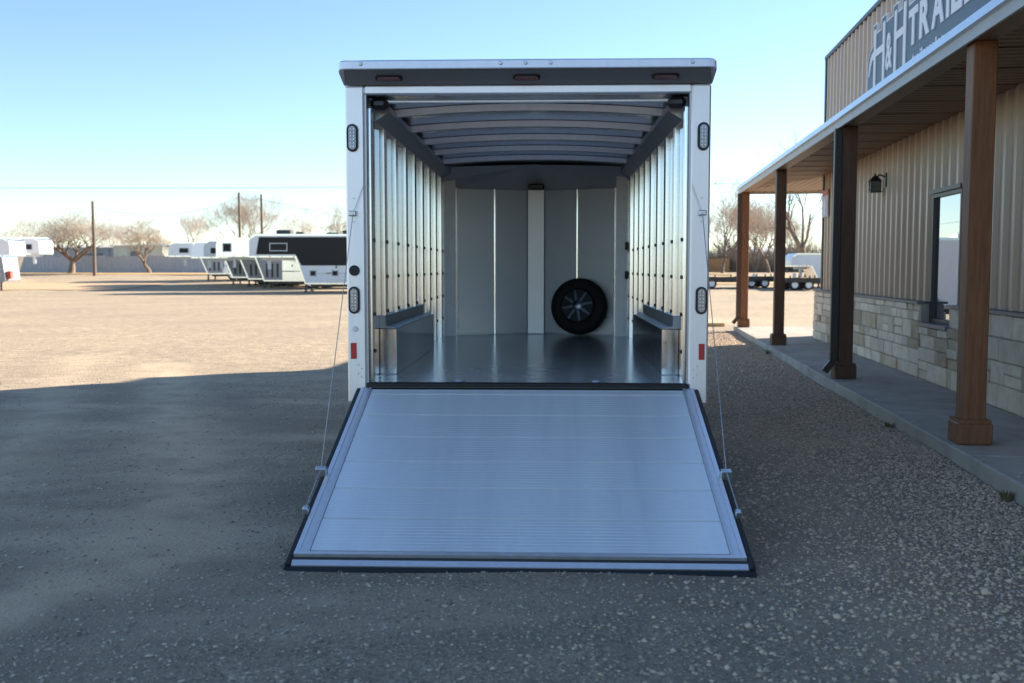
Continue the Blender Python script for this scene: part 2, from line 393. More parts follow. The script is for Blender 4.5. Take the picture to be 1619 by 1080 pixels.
gravel('gravel', 95000, reg_yard, lambda r, n: 0.004 + 0.011 * r.random(n) ** 5 + 0.012 * (r.random(n) > 0.994), 0.5, STONE_G, 3, 'small grey and tan stones scattered over the packed yard')
gravel('spilled_gravel', 420, reg_spill, lambda r, n: 0.004 + 0.009 * r.random(n) ** 3, 0.6, STONE_T, 9, 'stray stones kicked up onto the porch slab edge', 0.122)
gravel('pea_gravel', 85000, reg_bank, lambda r, n: 0.006 + 0.014 * r.random(n) ** 2.6 + 0.012 * (r.random(n) > 0.985), 0.62, STONE_T, 4, 'loose tan gravel banked along the concrete porch edge')

# ------------------------------------------------------------------ porch slab (setting)
SL = thing('porch_slab', 'grey concrete porch slab under the wooden posts', 'porch', (*B_O, 0), -B_ROT); SL['kind'] = 'structure'
for a, b in ((-7.0, -0.6), (-0.6, 5.2), (5.2, 11.0), (11.0, 16.95)):
    MB().cbox(-0.20, 9.0 if a > 10 else 1.1, a + 0.004, b - 0.004, -0.15, 0.12, 0.012).build('slab_panel', CONC, SL)

# ------------------------------------------------------------------ shop building
BD = thing('shop_building', 'tan ribbed metal shop with limestone base and timber-post porch', 'building', (*B_O, 0), -B_ROT)
U_S, U_ST = 1.12, 0.97                      # siding plane, stone face
V_END, V_BEG, TOP = 12.5, -5.0, 5.66
WV0, WV1, WZ0, WZ1 = 3.93, 5.10, 0.86, 2.50
def rib_profile(a0, a1, pitch=0.305, h=0.05, phase=V_END):
    """(along, out) points of a ribbed sheet between a0 and a1"""
    pts = [(a0, 0.0)]
    k0 = math.floor((a0 - phase) / pitch) - 1
    for k in range(k0, k0 + int((a1 - a0) / pitch) + 4):
        c = phase + k * pitch + 0.10
        for d, o in ((-0.062, 0), (-0.036, h), (0.03, h), (0.056, 0), (0.115, 0), (0.125, 0.008), (0.145, 0.008), (0.155, 0)):
            if a0 < c + d < a1: pts.append((c + d, o))
    pts.append((a1, 0.0)); return pts
def siding(mb, v0, v1, z0, z1):
    return mb.sheet([(U_S - o, a) for a, o in rib_profile(v0, v1)], 'z', z0, z1)
v1 = V_END
while v1 > V_BEG:
    v0 = max(V_BEG, v1 - 0.915); mb = MB()
    a, b = max(v0, WV0), min(v1, WV1)
    if a < b:
        if v0 < a: siding(mb, v0, a, 1.12, TOP)
        siding(mb, a, b, WZ1, TOP)
        if b < v1: siding(mb, b, v1, 1.12, TOP)
    else: siding(mb, v0, v1, 1.12, TOP)
    mb.build('siding_sheet', SIDING, BD)
    v1 = v0
MB().box(U_S + 0.012, U_S + 0.14, V_BEG, WV0, 0.12, TOP).box(U_S + 0.012, U_S + 0.14, WV1, V_END - 0.003, 0.12, TOP).box(U_S + 0.013, U_S + 0.14, WV0, WV1, WZ1, TOP - 0.002).box(U_S + 0.013, U_S + 0.14, WV0, WV1, 0.12, WZ0).build('wall_frame', SHED_M, BD)
MB().box(U_S - 0.07, U_S + 0.18, V_BEG - 0.02, V_END + 0.035, TOP, TOP + 0.07).build('parapet_cap', TRIM_D, BD)
MB().box(U_S - 0.062, U_S - 0.051, V_END - 0.09, V_END + 0.03, 1.125, TOP - 0.002).box(U_S - 0.051, U_S + 0.1, V_END + 0.012, V_END + 0.03, 1.125, TOP - 0.002).build('corner_trim', TRIM_D, BD)
# masonry base: mortar bed and single stones
MB().box(U_ST + 0.022, U_S + 0.01, V_BEG, WV0 - 0.002, 0.1, 1.085).box(U_ST + 0.022, U_S + 0.01, WV0 - 0.002, WV1 + 0.002, 0.1, WZ0 - 0.05).box(U_ST + 0.022, U_S + 0.01, WV1 + 0.002, V_END + 0.22, 0.1, 1.085).box(U_S + 0.01, 6.0, V_END + 0.02, V_END + 0.2, 0.1, 1.08).build('mortar_bed', MORTAR, BD)
rng = random.Random(11)
def lay_stones(v_lo, v_hi, z_lo, z_hi):
    z = z_lo
    hs = []
    while z < z_hi - 0.07:
        h = min(rng.choice((0.13, 0.17, 0.2, 0.24)), z_hi - z)
        if z_hi - z - h < 0.09: h = z_hi - z
        hs.append((z, h)); z += h
    for z, h in hs:
        v = v_lo
        while v < v_hi - 0.02:
            w = rng.uniform(0.24, 0.62)
            if v_hi - v - w < 0.17: w = v_hi - v
            split = h > 0.21 and w < 0.5 and rng.random() < 0.35
            for a, b in (((z, z + h * 0.5), (z + h * 0.5, z + h)) if split else ((z, z + h),)):
                d = rng.uniform(-0.016, 0.014)
                MB().cbox(U_ST + d, U_ST + 0.05, v + 0.006, v + w - 0.006, a + 0.006, b - 0.006, 0.010, 0.0045, rng).build(
                    'stone', STONE_R if rng.random() < 0.17 else STONE, BD)
            v += w
lay_stones(1.0, WV0 - 0.01, 0.12, 1.085); lay_stones(WV1 + 0.01, V_END + 0.21, 0.12, 1.085)
lay_stones(WV0 - 0.008, WV1 + 0.008, 0.12, WZ0 - 0.055)
lay_stones(V_BEG, 0.995, 0.12, 1.085)
MB().box(U_ST - 0.03, U_S - 0.002, V_BEG, WV0 - 0.01, 1.088, 1.118).build('base_flashing', TRIM_G, BD)
MB().box(U_ST - 0.03, U_S - 0.002, WV1 + 0.01, V_END + 0.21, 1.088, 1.118).build('base_flashing', TRIM_G, BD)
# window
wf = MB()
wf.box(U_S - 0.03, U_S + 0.06, WV0 + 0.002, WV0 + 0.05, WZ0, WZ1).box(U_S - 0.03, U_S + 0.06, WV1 - 0.05, WV1 - 0.002, WZ0, WZ1)
wf.box(U_S - 0.03, U_S + 0.06, WV0 + 0.05, WV1 - 0.05, WZ1 - 0.05, WZ1 - 0.002).box(U_S - 0.03, U_S + 0.06, WV0 + 0.05, WV1 - 0.05, WZ0, WZ0 + 0.05)
win = wf.build('window', TRIM_D, BD)
MB().box(U_S + 0.012, U_S + 0.022, WV0 + 0.05, WV1 - 0.05, WZ0 + 0.05, WZ1 - 0.05).build('pane', GLASSB, win)
MB().box(U_ST - 0.025, U_S - 0.04, WV0, WV1, WZ0 - 0.05, WZ0 - 0.004).build('sill', TRIM_G, win)
MB().box(U_S - 0.066, U_S - 0.051, WV0 - 0.05, WV1 + 0.05, WZ1, WZ1 + 0.05).build('head_trim', TRIM_D, win)
# wing behind the false front, roof
wg = MB()
wg.sheet([(2.0 - o, a) for a, o in rib_profile(9.0, 14.1)], 'z', 0.0, 5.55)
wg.sheet([(a, 14.1 + o) for a, o in rib_profile(2.0, 12.0)], 'z', 0.0, 5.55)
wg.box(2.06, 12, V_BEG, 14.05, 0.0, 5.545).build('rear_wing', SIDING, BD)
MB().box(1.97, 12.05, V_BEG, 14.15, 5.55, 5.62).build('wing_roof', TRIM_G, BD)
# porch roof, ribbed ceiling sheets, fascia, gutter
EU, EV, CZ = -0.14, 16.85, 3.40
hip = lambda v: max(EU + 0.02, min(U_S - 0.01, U_S - (v - 12.6) * (U_S - EU) / (EV - 12.6)))
v1 = EV - 0.02
while v1 > -6:
    v0 = v1 - 0.915; pr = rib_profile(v0, v1, 0.152, 0.016, phase=0.0)
    end = [hip(a) for a, o in pr]
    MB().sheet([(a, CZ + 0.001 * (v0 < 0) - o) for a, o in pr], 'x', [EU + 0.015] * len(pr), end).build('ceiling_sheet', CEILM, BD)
    v1 = v0
u0 = EU + 0.02
inv = lambda u: 12.6 + (U_S - u) * (EV - 12.6) / (U_S - EU) if u < U_S else 12.6
while u0 < 8.9:
    u1 = u0 + 0.915; pr = rib_profile(u0, u1, 0.152, 0.016, phase=0.0)
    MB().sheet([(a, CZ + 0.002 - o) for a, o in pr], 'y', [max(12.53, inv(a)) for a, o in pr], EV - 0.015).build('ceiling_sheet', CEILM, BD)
    u0 = u1
rf = MB()
rf.prism([(EU - 0.03, 3.47), (U_S - 0.05, 3.80), (U_S - 0.05, 3.84), (EU - 0.03, 3.51)], 'y', -6.0, EV + 0.03)
rf.prism([(12.55, 3.82), (EV + 0.03, 3.47), (EV + 0.03, 3.51), (12.55, 3.86)], 'x', U_S - 0.04, 9.0)
rf.build('porch_roof', GUTTER, BD)
MB().box(EU - 0.012, EU + 0.012, -6.0, EV, 3.335, 3.43).box(EU + 0.012, 9.0, EV - 0.012, EV + 0.012, 3.335, 3.43).build('fascia', FASCIA, BD)
MB().prism([(EU - 0.05, 3.435), (EU - 0.012, 3.425), (EU + 0.02, 3.425), (EU + 0.02, 3.50), (EU - 0.035, 3.515)], 'y', -6.0, EV + 0.03).build('eave_gutter', GUTTER, BD)
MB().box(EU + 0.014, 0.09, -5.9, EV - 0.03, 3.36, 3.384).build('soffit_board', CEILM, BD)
for k, pv in enumerate((-5.2, 0.0, 4.97, 10.82, 16.58)):
    w = 0.092
    pm = MB().cbox(-w, w, pv - w, pv + w, 0.12, 3.36, 0.008)
    wd = WOOD_SHADE if k in (2, 3) else WOOD
    post = pm.build('porch_post', wd, BD)
    bm_ = MB().cbox(-w - 0.045, w + 0.045, pv - w - 0.045, pv + w + 0.045, 0.121, 0.30, 0.012)
    bm_.prism([(-w - 0.035, pv - w - 0.035), (w + 0.035, pv - w - 0.035), (w + 0.035, pv + w + 0.035), (-w - 0.035, pv + w + 0.035)], 'z', 0.30, 0.325)
    bm_.build('base_block', wd, post)
    if pv in (4.97, 16.58):
        ds = MB(); x0, x1, a = -w - 0.10, -w - 0.004, pv - 0.10
        ds.cbox(x0, x1, a, a + 0.075, 0.36, 3.33, 0.008)
        ds.prism([(x1, 0.36), (x0, 0.36), (x0 - 0.10, 0.235), (x0 - 0.03, 0.185)], 'y', a, a + 0.075)
        ds.build('downspout', TRIM_D if pv < 10 else M('brown_downspout', (0.09, 0.045, 0.03), 0.45), BD)

# ------------------------------------------------------------------ things fixed to the building
LN = thing('wall_lantern', 'black carriage lantern mounted on the tan siding beside the window', 'lantern', (*world_of(U_S - 0.05, 7.46), 2.86), -B_ROT)
MB().cbox(-0.02, 0, -0.06, 0.06, -0.09, 0.13, 0.006).build('back_plate', BLACKM, LN)
MB().tube([(-0.01, 0, 0.07), (-0.09, 0, 0.10), (-0.16, 0, 0.06)], 0.012, 8).build('arm', BLACKM, LN)
q = -0.16
lr = MB(); n4 = [(q - 0.09, -0.09), (q + 0.09, -0.09), (q + 0.09, 0.09), (q - 0.09, 0.09)]
lr.add([(x, y, 0.0) for x, y in n4] + [(q + (x - q) * 0.25, y * 0.25, 0.085) for x, y in n4], [(0, 1, 5, 4), (1, 2, 6, 5), (2, 3, 7, 6), (3, 0, 4, 7), (4, 5, 6, 7), (3, 2, 1, 0)])
lr.cbox(q - 0.015, q + 0.015, -0.015, 0.015, 0.08, 0.115, 0.004).build('lantern_roof', BLACKM, LN)
cg = MB()
for sx in (-1, 1):
    for sy in (-1, 1): cg.box(q + sx * 0.07 - 0.008, q + sx * 0.07 + 0.008, sy * 0.07 - 0.008, sy * 0.07 + 0.008, -0.15, 0.0)
cg.box(q - 0.085, q + 0.085, -0.085, 0.085, -0.165, -0.148).box(q - 0.078, q + 0.078, -0.078, 0.078, -0.085, -0.078).build('cage', BLACKM, LN)
MB().box(q - 0.066, q + 0.066, -0.066, 0.066, -0.147, -0.001).build('glass', M('smoked_lantern_glass', (0.12, 0.125, 0.12), 0.08), LN)

BN = thing('wall_banner', 'small red and white banner hung at the far corner of the shop wall', 'banner', (*world_of(U_S - 0.055, 12.22), 2.55), -B_ROT)
MB().box(-0.012, 0, -0.33, 0.28, 0, 0.42).build('banner_field', M('pale_blue_vinyl', (0.36, 0.40, 0.50), 0.5, 0, col2=(0.55, 0.55, 0.60), scale=9), BN)
MB().box(-0.014, 0.002, -0.33, 0.28, 0.42, 0.53).build('red_header', M('red_vinyl', (0.45, 0.10, 0.08), 0.5), BN)
MB().prism([(-0.06, 0.06), (0.02, 0.03), (0.07, 0.2), (0.05, 0.36), (-0.07, 0.36)], 'x', -0.016, -0.0121).build('white_patch', LETTER, BN)

# sign: local x = out of the wall towards the yard is -x ; reading direction runs towards -v
SG = thing('shop_sign', 'slate blue cut-out sign with white H&H TRAILERS lettering above the porch roof', 'sign', (*world_of(U_S - 0.05, 8.6), 0), -B_ROT)
def sg(mb, pts, d0, d1):                     # pts in (reading s, z); s grows to the right in the photo = -v
    return mb.prism([(-s, z) for s, z in pts], 'x', -d1, -d0)
outline = [(-0.06, 4.05), (-0.06, 4.86), (0.12, 5.0), (0.30, 5.06), (0.30, 5.36), (0.52, 5.36), (0.52, 5.20), (0.82, 5.20), (0.82, 5.36), (1.12, 5.36), (1.12, 5.24),
           (1.50, 5.24), (1.50, 5.36), (1.80, 5.36), (1.80, 5.22), (2.02, 5.22), (2.02, 5.36), (2.36, 5.36), (2.36, 5.17), (7.3, 5.17), (7.3, 4.05)]
sg(MB(), outline, 0.0, 0.04).build('sign_panel', SIGN, SG)
ob = MB()
for (a, b), (c, d) in zip(outline[:-1], outline[1:]):       # raised white outline
    t = 0.011
    if a == c: sg(ob, [(a - t, min(b, d) - t), (a + t, min(b, d) - t), (a + t, max(b, d) + t), (a - t, max(b, d) + t)], 0.001, 0.047)
    elif b == d: sg(ob, [(min(a, c) + t, b - t), (max(a, c) - t, b - t), (max(a, c) - t, b + t), (min(a, c) + t, b + t)], 0.001, 0.047)
    else: sg(ob, [(a + t, b + t), (a + t, b - t), (c - t, d - t), (c - t, d + t)], 0.001, 0.047)
ob.build('sign_outline', LETTER, SG)
def rect(s0, s1, z0, z1): return [(s0, z0), (s1, z0), (s1, z1), (s0, z1)]
D0, D1 = 0.041, 0.055
h1 = MB(); sg(h1, rect(0.38, 0.50, 4.2, 5.27), D0, D1); sg(h1, rect(0.94, 1.06, 4.2, 5.27), D0, D1)
sg(h1, [(0.50, 4.84), (0.94, 4.84), (0.94, 4.95), (0.50, 4.95)], D0, D1)
sg(h1, [(0.38, 4.84), (0.38, 4.95), (0.24, 4.93), (0.10, 4.80), (0.05, 4.62), (0.10, 4.60), (0.18, 4.74), (0.27, 4.82)], D0, D1).build('letter', LETTER, SG)
h2 = MB(); sg(h2, rect(1.62, 1.74, 4.2, 5.27), D0, D1); sg(h2, rect(2.12, 2.25, 4.2, 5.27), D0, D1)
sg(h2, rect(1.74, 2.12, 4.84, 4.95), D0, D1).build('letter', LETTER, SG)
def glyph(ch, s0, s1, z0, z1, bold=0.0, parent=SG):
    cu = bpy.data.curves.new('glyph', 'FONT'); cu.body = ch; cu.size = 1.0; cu.offset = bold
    cu.resolution_u = 3
    ob_ = bpy.data.objects.new('glyph', cu); COL.objects.link(ob_)
    me_ = bpy.data.meshes.new_from_object(ob_, depsgraph=bpy.context.evaluated_depsgraph_get())
    bpy.data.objects.remove(ob_); bpy.data.curves.remove(cu)
    co = np.array([v.co[:] for v in me_.vertices]); fs = [tuple(p.vertices) for p in me_.polygons]
    bpy.data.meshes.remove(me_)
    lo, hi = co.min(0), co.max(0)
    s = s0 + (co[:, 0] - lo[0]) / (hi[0] - lo[0]) * (s1 - s0); z = z0 + (co[:, 1] - lo[1]) / (hi[1] - lo[1]) * (z1 - z0)
    n = len(s); v = [(-D1, -a, b) for a, b in zip(s, z)] + [(-D0, -a, b) for a, b in zip(s, z)]
    ed = {}
    for f in fs:
        for a, b in zip(f, f[1:] + f[:1]): ed[a, b] = ed.get((a, b), 0) + 1
    f = [tuple(x) for x in fs] + [(a, b, n + b, n + a) for a, b in ed if (b, a) not in ed]
    MB().add(v, f).build('letter', LETTER, parent)
glyph('&', 1.14, 1.50, 4.50, 5.04, 0.02)
s = 2.40
for ch, w in zip('TRAILERS', (0.44, 0.46, 0.52, 0.11, 0.40, 0.42, 0.46, 0.44)):
    glyph(ch, s, s + w, 4.58, 5.08, 0.035); s += w + 0.09
s = 2.62
for ch in 'trailersales':
    tall = ch in 'tl'; dot = ch == 'i'
    w = {'l': 0.035, 'i': 0.035, 't': 0.07, 'r': 0.075}.get(ch, 0.115)
    glyph(ch, s, s + w, 4.27, 4.455 if tall or dot else 4.41, 0.012); s += w + 0.035

# ------------------------------------------------------------------ wheels (shared builder)
def wheel(parent, c, r, w, axis, name='wheel', rim_mat=RIM, spokes=True):
    """tyre with rounded shoulders, rim barrel, spokes, hub: part with sub-parts (axis: 'x' or 'y'); outer face on the negative side"""
    t = [(r * 0.60, -w / 2 + 0.02), (r * 0.70, -w / 2), (r * 0.90, -w / 2 + 0.01), (r * 0.985, -w / 2 + w * .18), (r, -w * 0.18), (r, w * 0.18), (r * 0.985, w / 2 - w * .18), (r * 0.90, w / 2 - 0.01), (r * 0.70, w / 2), (r * 0.60, w / 2 - 0.02)]
    ty = MB().lathe(t, axis, c, 36).build(name, TYRE, parent, 40)
    return ty
def rim_faces(parent, c, r, w, side, n=8):
    """machined rim on the face at local y = side*w/2"""
    y = side * w / 2
    b = MB(); b.lathe([(r * 0.605, y + side * 0.006), (r * 0.58, y + side * 0.014), (r * 0.53, y - side * 0.01), (r * 0.50, y - side * 0.012)], 'y', c, 36)
    o = b.build('rim', RIM, parent, 40)
    sp = MB()
    for k in range(n):
        a = 2 * math.pi * k / n + 0.2; d = np.array((math.cos(a), math.sin(a))); e = np.array((-d[1], d[0]))
        y0, y1 = c[1] + y - side * 0.012, c[1] + y + side * 0.012
        pts = [d * r * 0.14 + e * r * 0.05, d * r * 0.54 + e * r * 0.035, d * r * 0.54 - e * r * 0.035, d * r * 0.14 - e * r * 0.05]
        sp.prism([(c[0] + p[0], c[2] + p[1]) for p in pts], 'y', min(y0, y1), max(y0, y1))
    sp.build('spoke_set', M('machined_spoke', (0.16, 0.16, 0.18), 0.25, 1.0), parent)
    MB().lathe([(r * 0.17, y), (r * 0.17, y + side * 0.02), (r * 0.13, y + side * 0.028), (0.002, y + side * 0.03)], 'y', c, 20).build('hub_cap', M('hub_metal', (0.25, 0.26, 0.28), 0.3, 1.0), parent, 40)

# ------------------------------------------------------------------ the cargo trailer
T_ROT = R(2.0)
TR = thing('cargo_trailer', 'open aluminium cargo trailer with its rear ramp door lowered on the gravel', 'trailer', (0.105, 7.30, 0), -T_ROT)
HW, FZ, OT, TL = 1.15, 0.725, 2.78, 5.22         # half opening, floor top, opening top, straight length
CEZ = lambda x: 2.765 + 0.055 * (1 - (x / 1.15) ** 2)
# rear frame
for s in (-1, 1):
    a, b = sorted((s * (HW + 0.001), s * 1.288))
    post = MB().cbox(a, b, 0, 0.10, 0.585, 2.838, 0.012).build('rear_post', ALU_POST, TR)
    cx = s * 1.235
    for z in (2.475, 1.327):
        lm = MB().oval(cx, z, 0.08, 0.195, -0.016, 0.004).build('oval_light', BLACK, post)
        mm = MB().oval(cx, z, 0.052, 0.165, -0.022, -0.0165); 
        lo_ = link('lens', mm.mesh('lens', LENS), lm)
        ld = MB()
        for i in range(2):
            for j in range(6): ld.lathe([(0.007, -0.0225), (0.004, -0.026)], 'y', (cx - 0.011 + 0.022 * i, 0, z - 0.06 + 0.024 * j), 8)
        ld.build('led_dots', M('led_reflector', (0.75, 0.77, 0.8), 0.2, 0.9), lm, kind='stuff')
    if s < 0:
        MB().lathe([(0.038, -0.012), (0.038, 0.002)], 'y', (s * 1.232, 0, 1.538), 24).build('round_port', BLACK, post)
        MB().lathe([(0.017, -0.02), (0.021, 0.002)], 'y', (s * 1.232, 0, 1.12), 16).build('round_marker', WHITE, post)
    MB().box(s * 1.243 - 0.021, s * 1.243 + 0.021, -0.006, 0.002, 0.905, 1.02).build('reflector', RED, post)
    MB().cbox(cx - 0.03, cx + 0.025, -0.035, 0.002, 1.925, 1.962, 0.006).build('cable_bracket', STEEL, post)
    bl = MB()
    for bx, bz in ((0.02, 0.86), (0.045, 0.835), (0.02, 0.80), (0.045, 0.775), (0.0, 1.885), (0.0, 2.05)):
        bl.lathe([(0.007, -0.006), (0.008, 0.002)], 'y', (s * (1.232 - bx), 0, bz), 8)
    bl.build('bolt_row', STEEL, post, kind='stuff')
MB().cbox(-HW, HW, 0.002, 0.095, OT, 2.838, 0.008).build('rear_header', ALU_POST, TR)
MB().tube([(-1.02, 0.16, 2.752), (1.02, 0.16, 2.752)], 0.016, 12).build('door_roller_tube', ALU_POST, TR, 40)
for s in (-1, 1): MB().box(s * HW - 0.012 if s > 0 else s * HW, s * HW if s > 0 else s * HW + 0.012, 0.012, 0.09, FZ, OT).build('jamb_seal', ALU_DULL, TR)
# roof spoiler with three oval lights and bolts
SPB, SPT, SPY = 2.912, 2.978, -0.21
sp = MB()
def spoiler_ring(x, k):
    z = lambda q: 2.84 + (q - 2.84) * k
    return [(x, 0.08, 2.845), (x, -0.0, 2.845), (x, SPY * k, z(SPB)), (x, SPY * k - 0.004, z(SPB + 0.006)), (x, SPY * k, z(SPT - 0.012)), (x, SPY * k + 0.02, z(SPT)), (x, 0.08, z(3.0))]
xs = [(-1.294, 0.80), (-1.29, 0.90), (-1.275, 0.97), (-1.245, 1.0), (-1.2, 1.0), (0, 1.01), (1.2, 1.0), (1.245, 1.0), (1.275, 0.97), (1.29, 0.90), (1.294, 0.80)]
rings = [spoiler_ring(x, k) for x, k in xs]; n = 7
sp.add([p for r_ in rings for p in r_], [(i * n + j, (i + 1) * n + j, (i + 1) * n + (j + 1) % n, i * n + (j + 1) % n) for i in range(len(xs) - 1) for j in range(n)] + [tuple(range(n)), tuple(range((len(xs) - 1) * n, len(xs) * n))])
spo = sp.build('roof_spoiler', ALU_POST, TR, 30)
MB().add([(-1.285, -0.008, 2.842), (1.285, -0.008, 2.842), (1.25, SPY * 0.985, SPB - 0.0045), (-1.25, SPY * 0.985, SPB - 0.0045)], [(0, 1, 2, 3)]).build('spoiler_shade_sheet', M('shaded_soffit_metal', (0.17, 0.175, 0.19), 0.5), spo)  # same metal as the spoiler; underside shade put into a darker colour
nrm = Vector((0, -(SPB - 2.845), -(-SPY))).normalized()    # outward normal of the sloping underside
if nrm.z > 0: nrm = -nrm
ang = math.atan2(SPB - 2.845, -SPY)
for x in (-0.955, 0.0, 0.955):
    for nm, w, h, d0, d1, mt in (('oval_light', 0.19, 0.075, -0.002, 0.016, BLACK), ('lens', 0.16, 0.05, 0.0165, 0.022, M('smoked_red_lens', (0.24, 0.13, 0.13), 0.2, 0.1, var=0.3, scale=60))):
        o = MB().oval(0, 0, w, h, -d1, -d0).build(nm, mt, spo)
        o.matrix_local = Matrix.Translation((x, SPY * 0.52, 2.845 + (SPB - 2.845) * 0.52)) @ Matrix.Rotation(R(90) - ang, 4, 'X')
for x in (-1.135, -0.175, -0.005, 0.165, 1.125):
    MB().lathe([(0.008, SPY - 0.016), (0.013, SPY - 0.010), (0.013, SPY + 0.01)], 'y', (x, 0, 2.948), 12).build('bolt', STEEL, spo)
# shell
for s in (-1, 1):
    a, b = sorted((s * 1.262, s * 1.282))
    MB().box(a, b, 0.1, TL + 0.1, 0.56, 2.84).build('outer_skin', WHITE, TR)
    a, b = sorted((s * 1.165, s * 1.18))
    MB().box(a, b, 0.101, TL, FZ - 0.02, 2.80).build('wall_liner', ALU_SKIN, TR)
    fl = MB()
    a, b = sorted((s * 1.283, s * 1.36)); fl.prism([(1.0, 0.62), (1.15, 0.86), (2.75, 0.86), (2.9, 0.62), (2.8, 0.62), (2.7, 0.80), (1.2, 0.80), (1.1, 0.62)], 'x', a, b)
    fl.build('fender', ALU, TR)
rp = MB()
pts = [(x, CEZ(x)) for x in np.linspace(-1.165, 1.165, 21)]
MB().sheet(pts, 'y', 0.096, TL + 0.5).build('ceiling_skin', CEIL, TR, 40)
MB().prism([(-1.29, 2.845), (-1.2, 2.90), (0, 2.955), (1.2, 2.90), (1.29, 2.845), (1.2, 2.84), (-1.2, 2.84)], 'y', 0.081, TL + 0.2).build('roof', WHITE, TR)
no = MB()
no.add([(-1.282, TL + 0.1, 0.56), (-0.5, TL + 0.72, 0.56), (0.5, TL + 0.72, 0.56), (1.282, TL + 0.1, 0.56), (-1.282, TL + 0.1, 2.9), (-0.5, TL + 0.66, 2.82), (0.5, TL + 0.66, 2.82), (1.282, TL + 0.1, 2.9)],
       [(0, 1, 5, 4), (1, 2, 6, 5), (2, 3, 7, 6), (4, 5, 6, 7)]).build('nose_cap', WHITE, TR)
MB().box(-HW - 0.014, HW + 0.014, 0.06, TL + 0.55, FZ - 0.05, FZ).build('trailer_floor', TFLOOR, TR)
MB().cbox(-HW, HW, -0.012, 0.058, FZ - 0.09, FZ + 0.008, 0.006).build('sill_seal', BLACK, TR)
ch = MB()
for x in (-0.85, 0.85): ch.box(x - 0.04, x + 0.04, 0.1, TL + 0.1, 0.5, FZ - 0.052)
for y in np.arange(0.3, TL, 0.6): ch.box(-1.25, 1.25, y - 0.03, y + 0.03, 0.575, FZ - 0.051)
ch.tube([(-0.85, TL, 0.55), (0, TL + 1.9, 0.5)], 0.05, 6).tube([(0.85, TL, 0.55), (0, TL + 1.9, 0.5)], 0.05, 6)
ch.tube([(-1.0, 1.48, 0.36), (1.0, 1.48, 0.36)], 0.05, 8).tube([(-1.0, 2.42, 0.36), (1.0, 2.42, 0.36)], 0.05, 8)
ch.tube([(0, TL + 1.5, 0.0), (0, TL + 1.5, 0.9)], 0.035, 8)
ch.build('chassis', BLACKM, TR)
for s in (-1, 1):
    for y in (1.48, 2.42):
        w_ = wheel(TR, (s * 1.13, y, 0.365), 0.365, 0.22, 'x')
        MB().lathe([(0.2, s * 0.112), (0.19, s * 0.118), (0.08, s * 0.10), (0.06, s * 0.14), (0.01, s * 0.145)], 'x', (s * 1.13, y, 0.365), 24).build('rim', RIM, w_, 40)
# wall studs: two bright lips and a bolted groove
st_pts = lambda s: [(s * 1.166, 0.0), (s * 1.127, 0.004), (s * 1.122, 0.008), (s * 1.122, 0.030), (s * 1.127, 0.034), (s * 1.148, 0.037), (s * 1.148, 0.063), (s * 1.127, 0.066), (s * 1.122, 0.070), (s * 1.122, 0.092), (s * 1.127, 0.096), (s * 1.166, 0.10)]
NST = 9
for s in (-1, 1):
    me_s = MB().prism(st_pts(s), 'z', FZ, 2.70).mesh('wall_stud', ALU)
    bo = MB()
    for z in np.arange(0.95, 2.0, 0.27): bo.box(*sorted((s * 1.1215, s * 1.108)), 0.034, 0.066, z - 0.013, z + 0.013)
    me_b = bo.mesh('stud_bolts', BLACKM)
    for k in range(NST):
        so = link('wall_stud', me_s, TR, loc=(0, 0.115 + k * 0.61, 0))
        b_ = link('stud_bolts', me_b, so, kind='stuff')
    # top rail and wheel box
    a, b = sorted((s * 0.985, s * 1.164))
    MB().prism([(s * 1.164, 2.635), (s * 1.125, 2.635), (s * 1.02, 2.70), (s * 1.02, 2.745), (s * 1.164, 2.775)], 'y', 0.30, TL).build('cove_rail', ALU_DULL, TR)
    bx = MB(); a, b = sorted((s * 1.030, s * 1.164))
    bx.cbox(a, b, 0.66, 3.28, FZ, 1.085, 0.006)
    wb = bx.build('wheel_box', ALU_BOX, TR)
    fz = MB().prism([(s * 1.026, 1.087), (s * 1.164, 1.087), (s * 1.164, 1.185), (s * 1.12, 1.185), (s * 1.115, 1.105)], 'y', 0.652, 3.1)
    fz.build('box_flashing', ALU_DULL, wb)
    MB().cbox(s * 1.065 - 0.065, s * 1.065 + 0.065, 0.105, 0.20, 2.69, 2.778, 0.03).build('load_light', BLACKM, TR)
    dr = MB().tube([(s * 0.5 + 0.03 * math.cos(a_), 0.10 + 0.02 * math.sin(a_), FZ + 0.012) for a_ in np.linspace(0, 6.283, 13)], 0.006, 6, False)
    dr.box(s * 0.5 - 0.045, s * 0.5 + 0.045, 0.07, 0.13, FZ + 0.0005, FZ + 0.006).build('tie_down_ring', STEEL, TR)
# arched roof bows
for k, y in enumerate(np.arange(0.72, TL - 0.05, 0.90)):
    b = MB(); xs_ = np.linspace(-1.05, 1.05, 17); prof = [(-0.042, 0.0), (-0.028, -0.05), (0.028, -0.05), (0.042, 0.0)]
    b.add([(x, y + p, CEZ(x) - 0.004 + q_) for x in xs_ for p, q_ in prof], [(i * 4 + j, i * 4 + j + 1, i * 4 + j + 5, i * 4 + j + 4) for i in range(16) for j in range(3)])
    b.build('roof_bow', ALU_POST, TR)
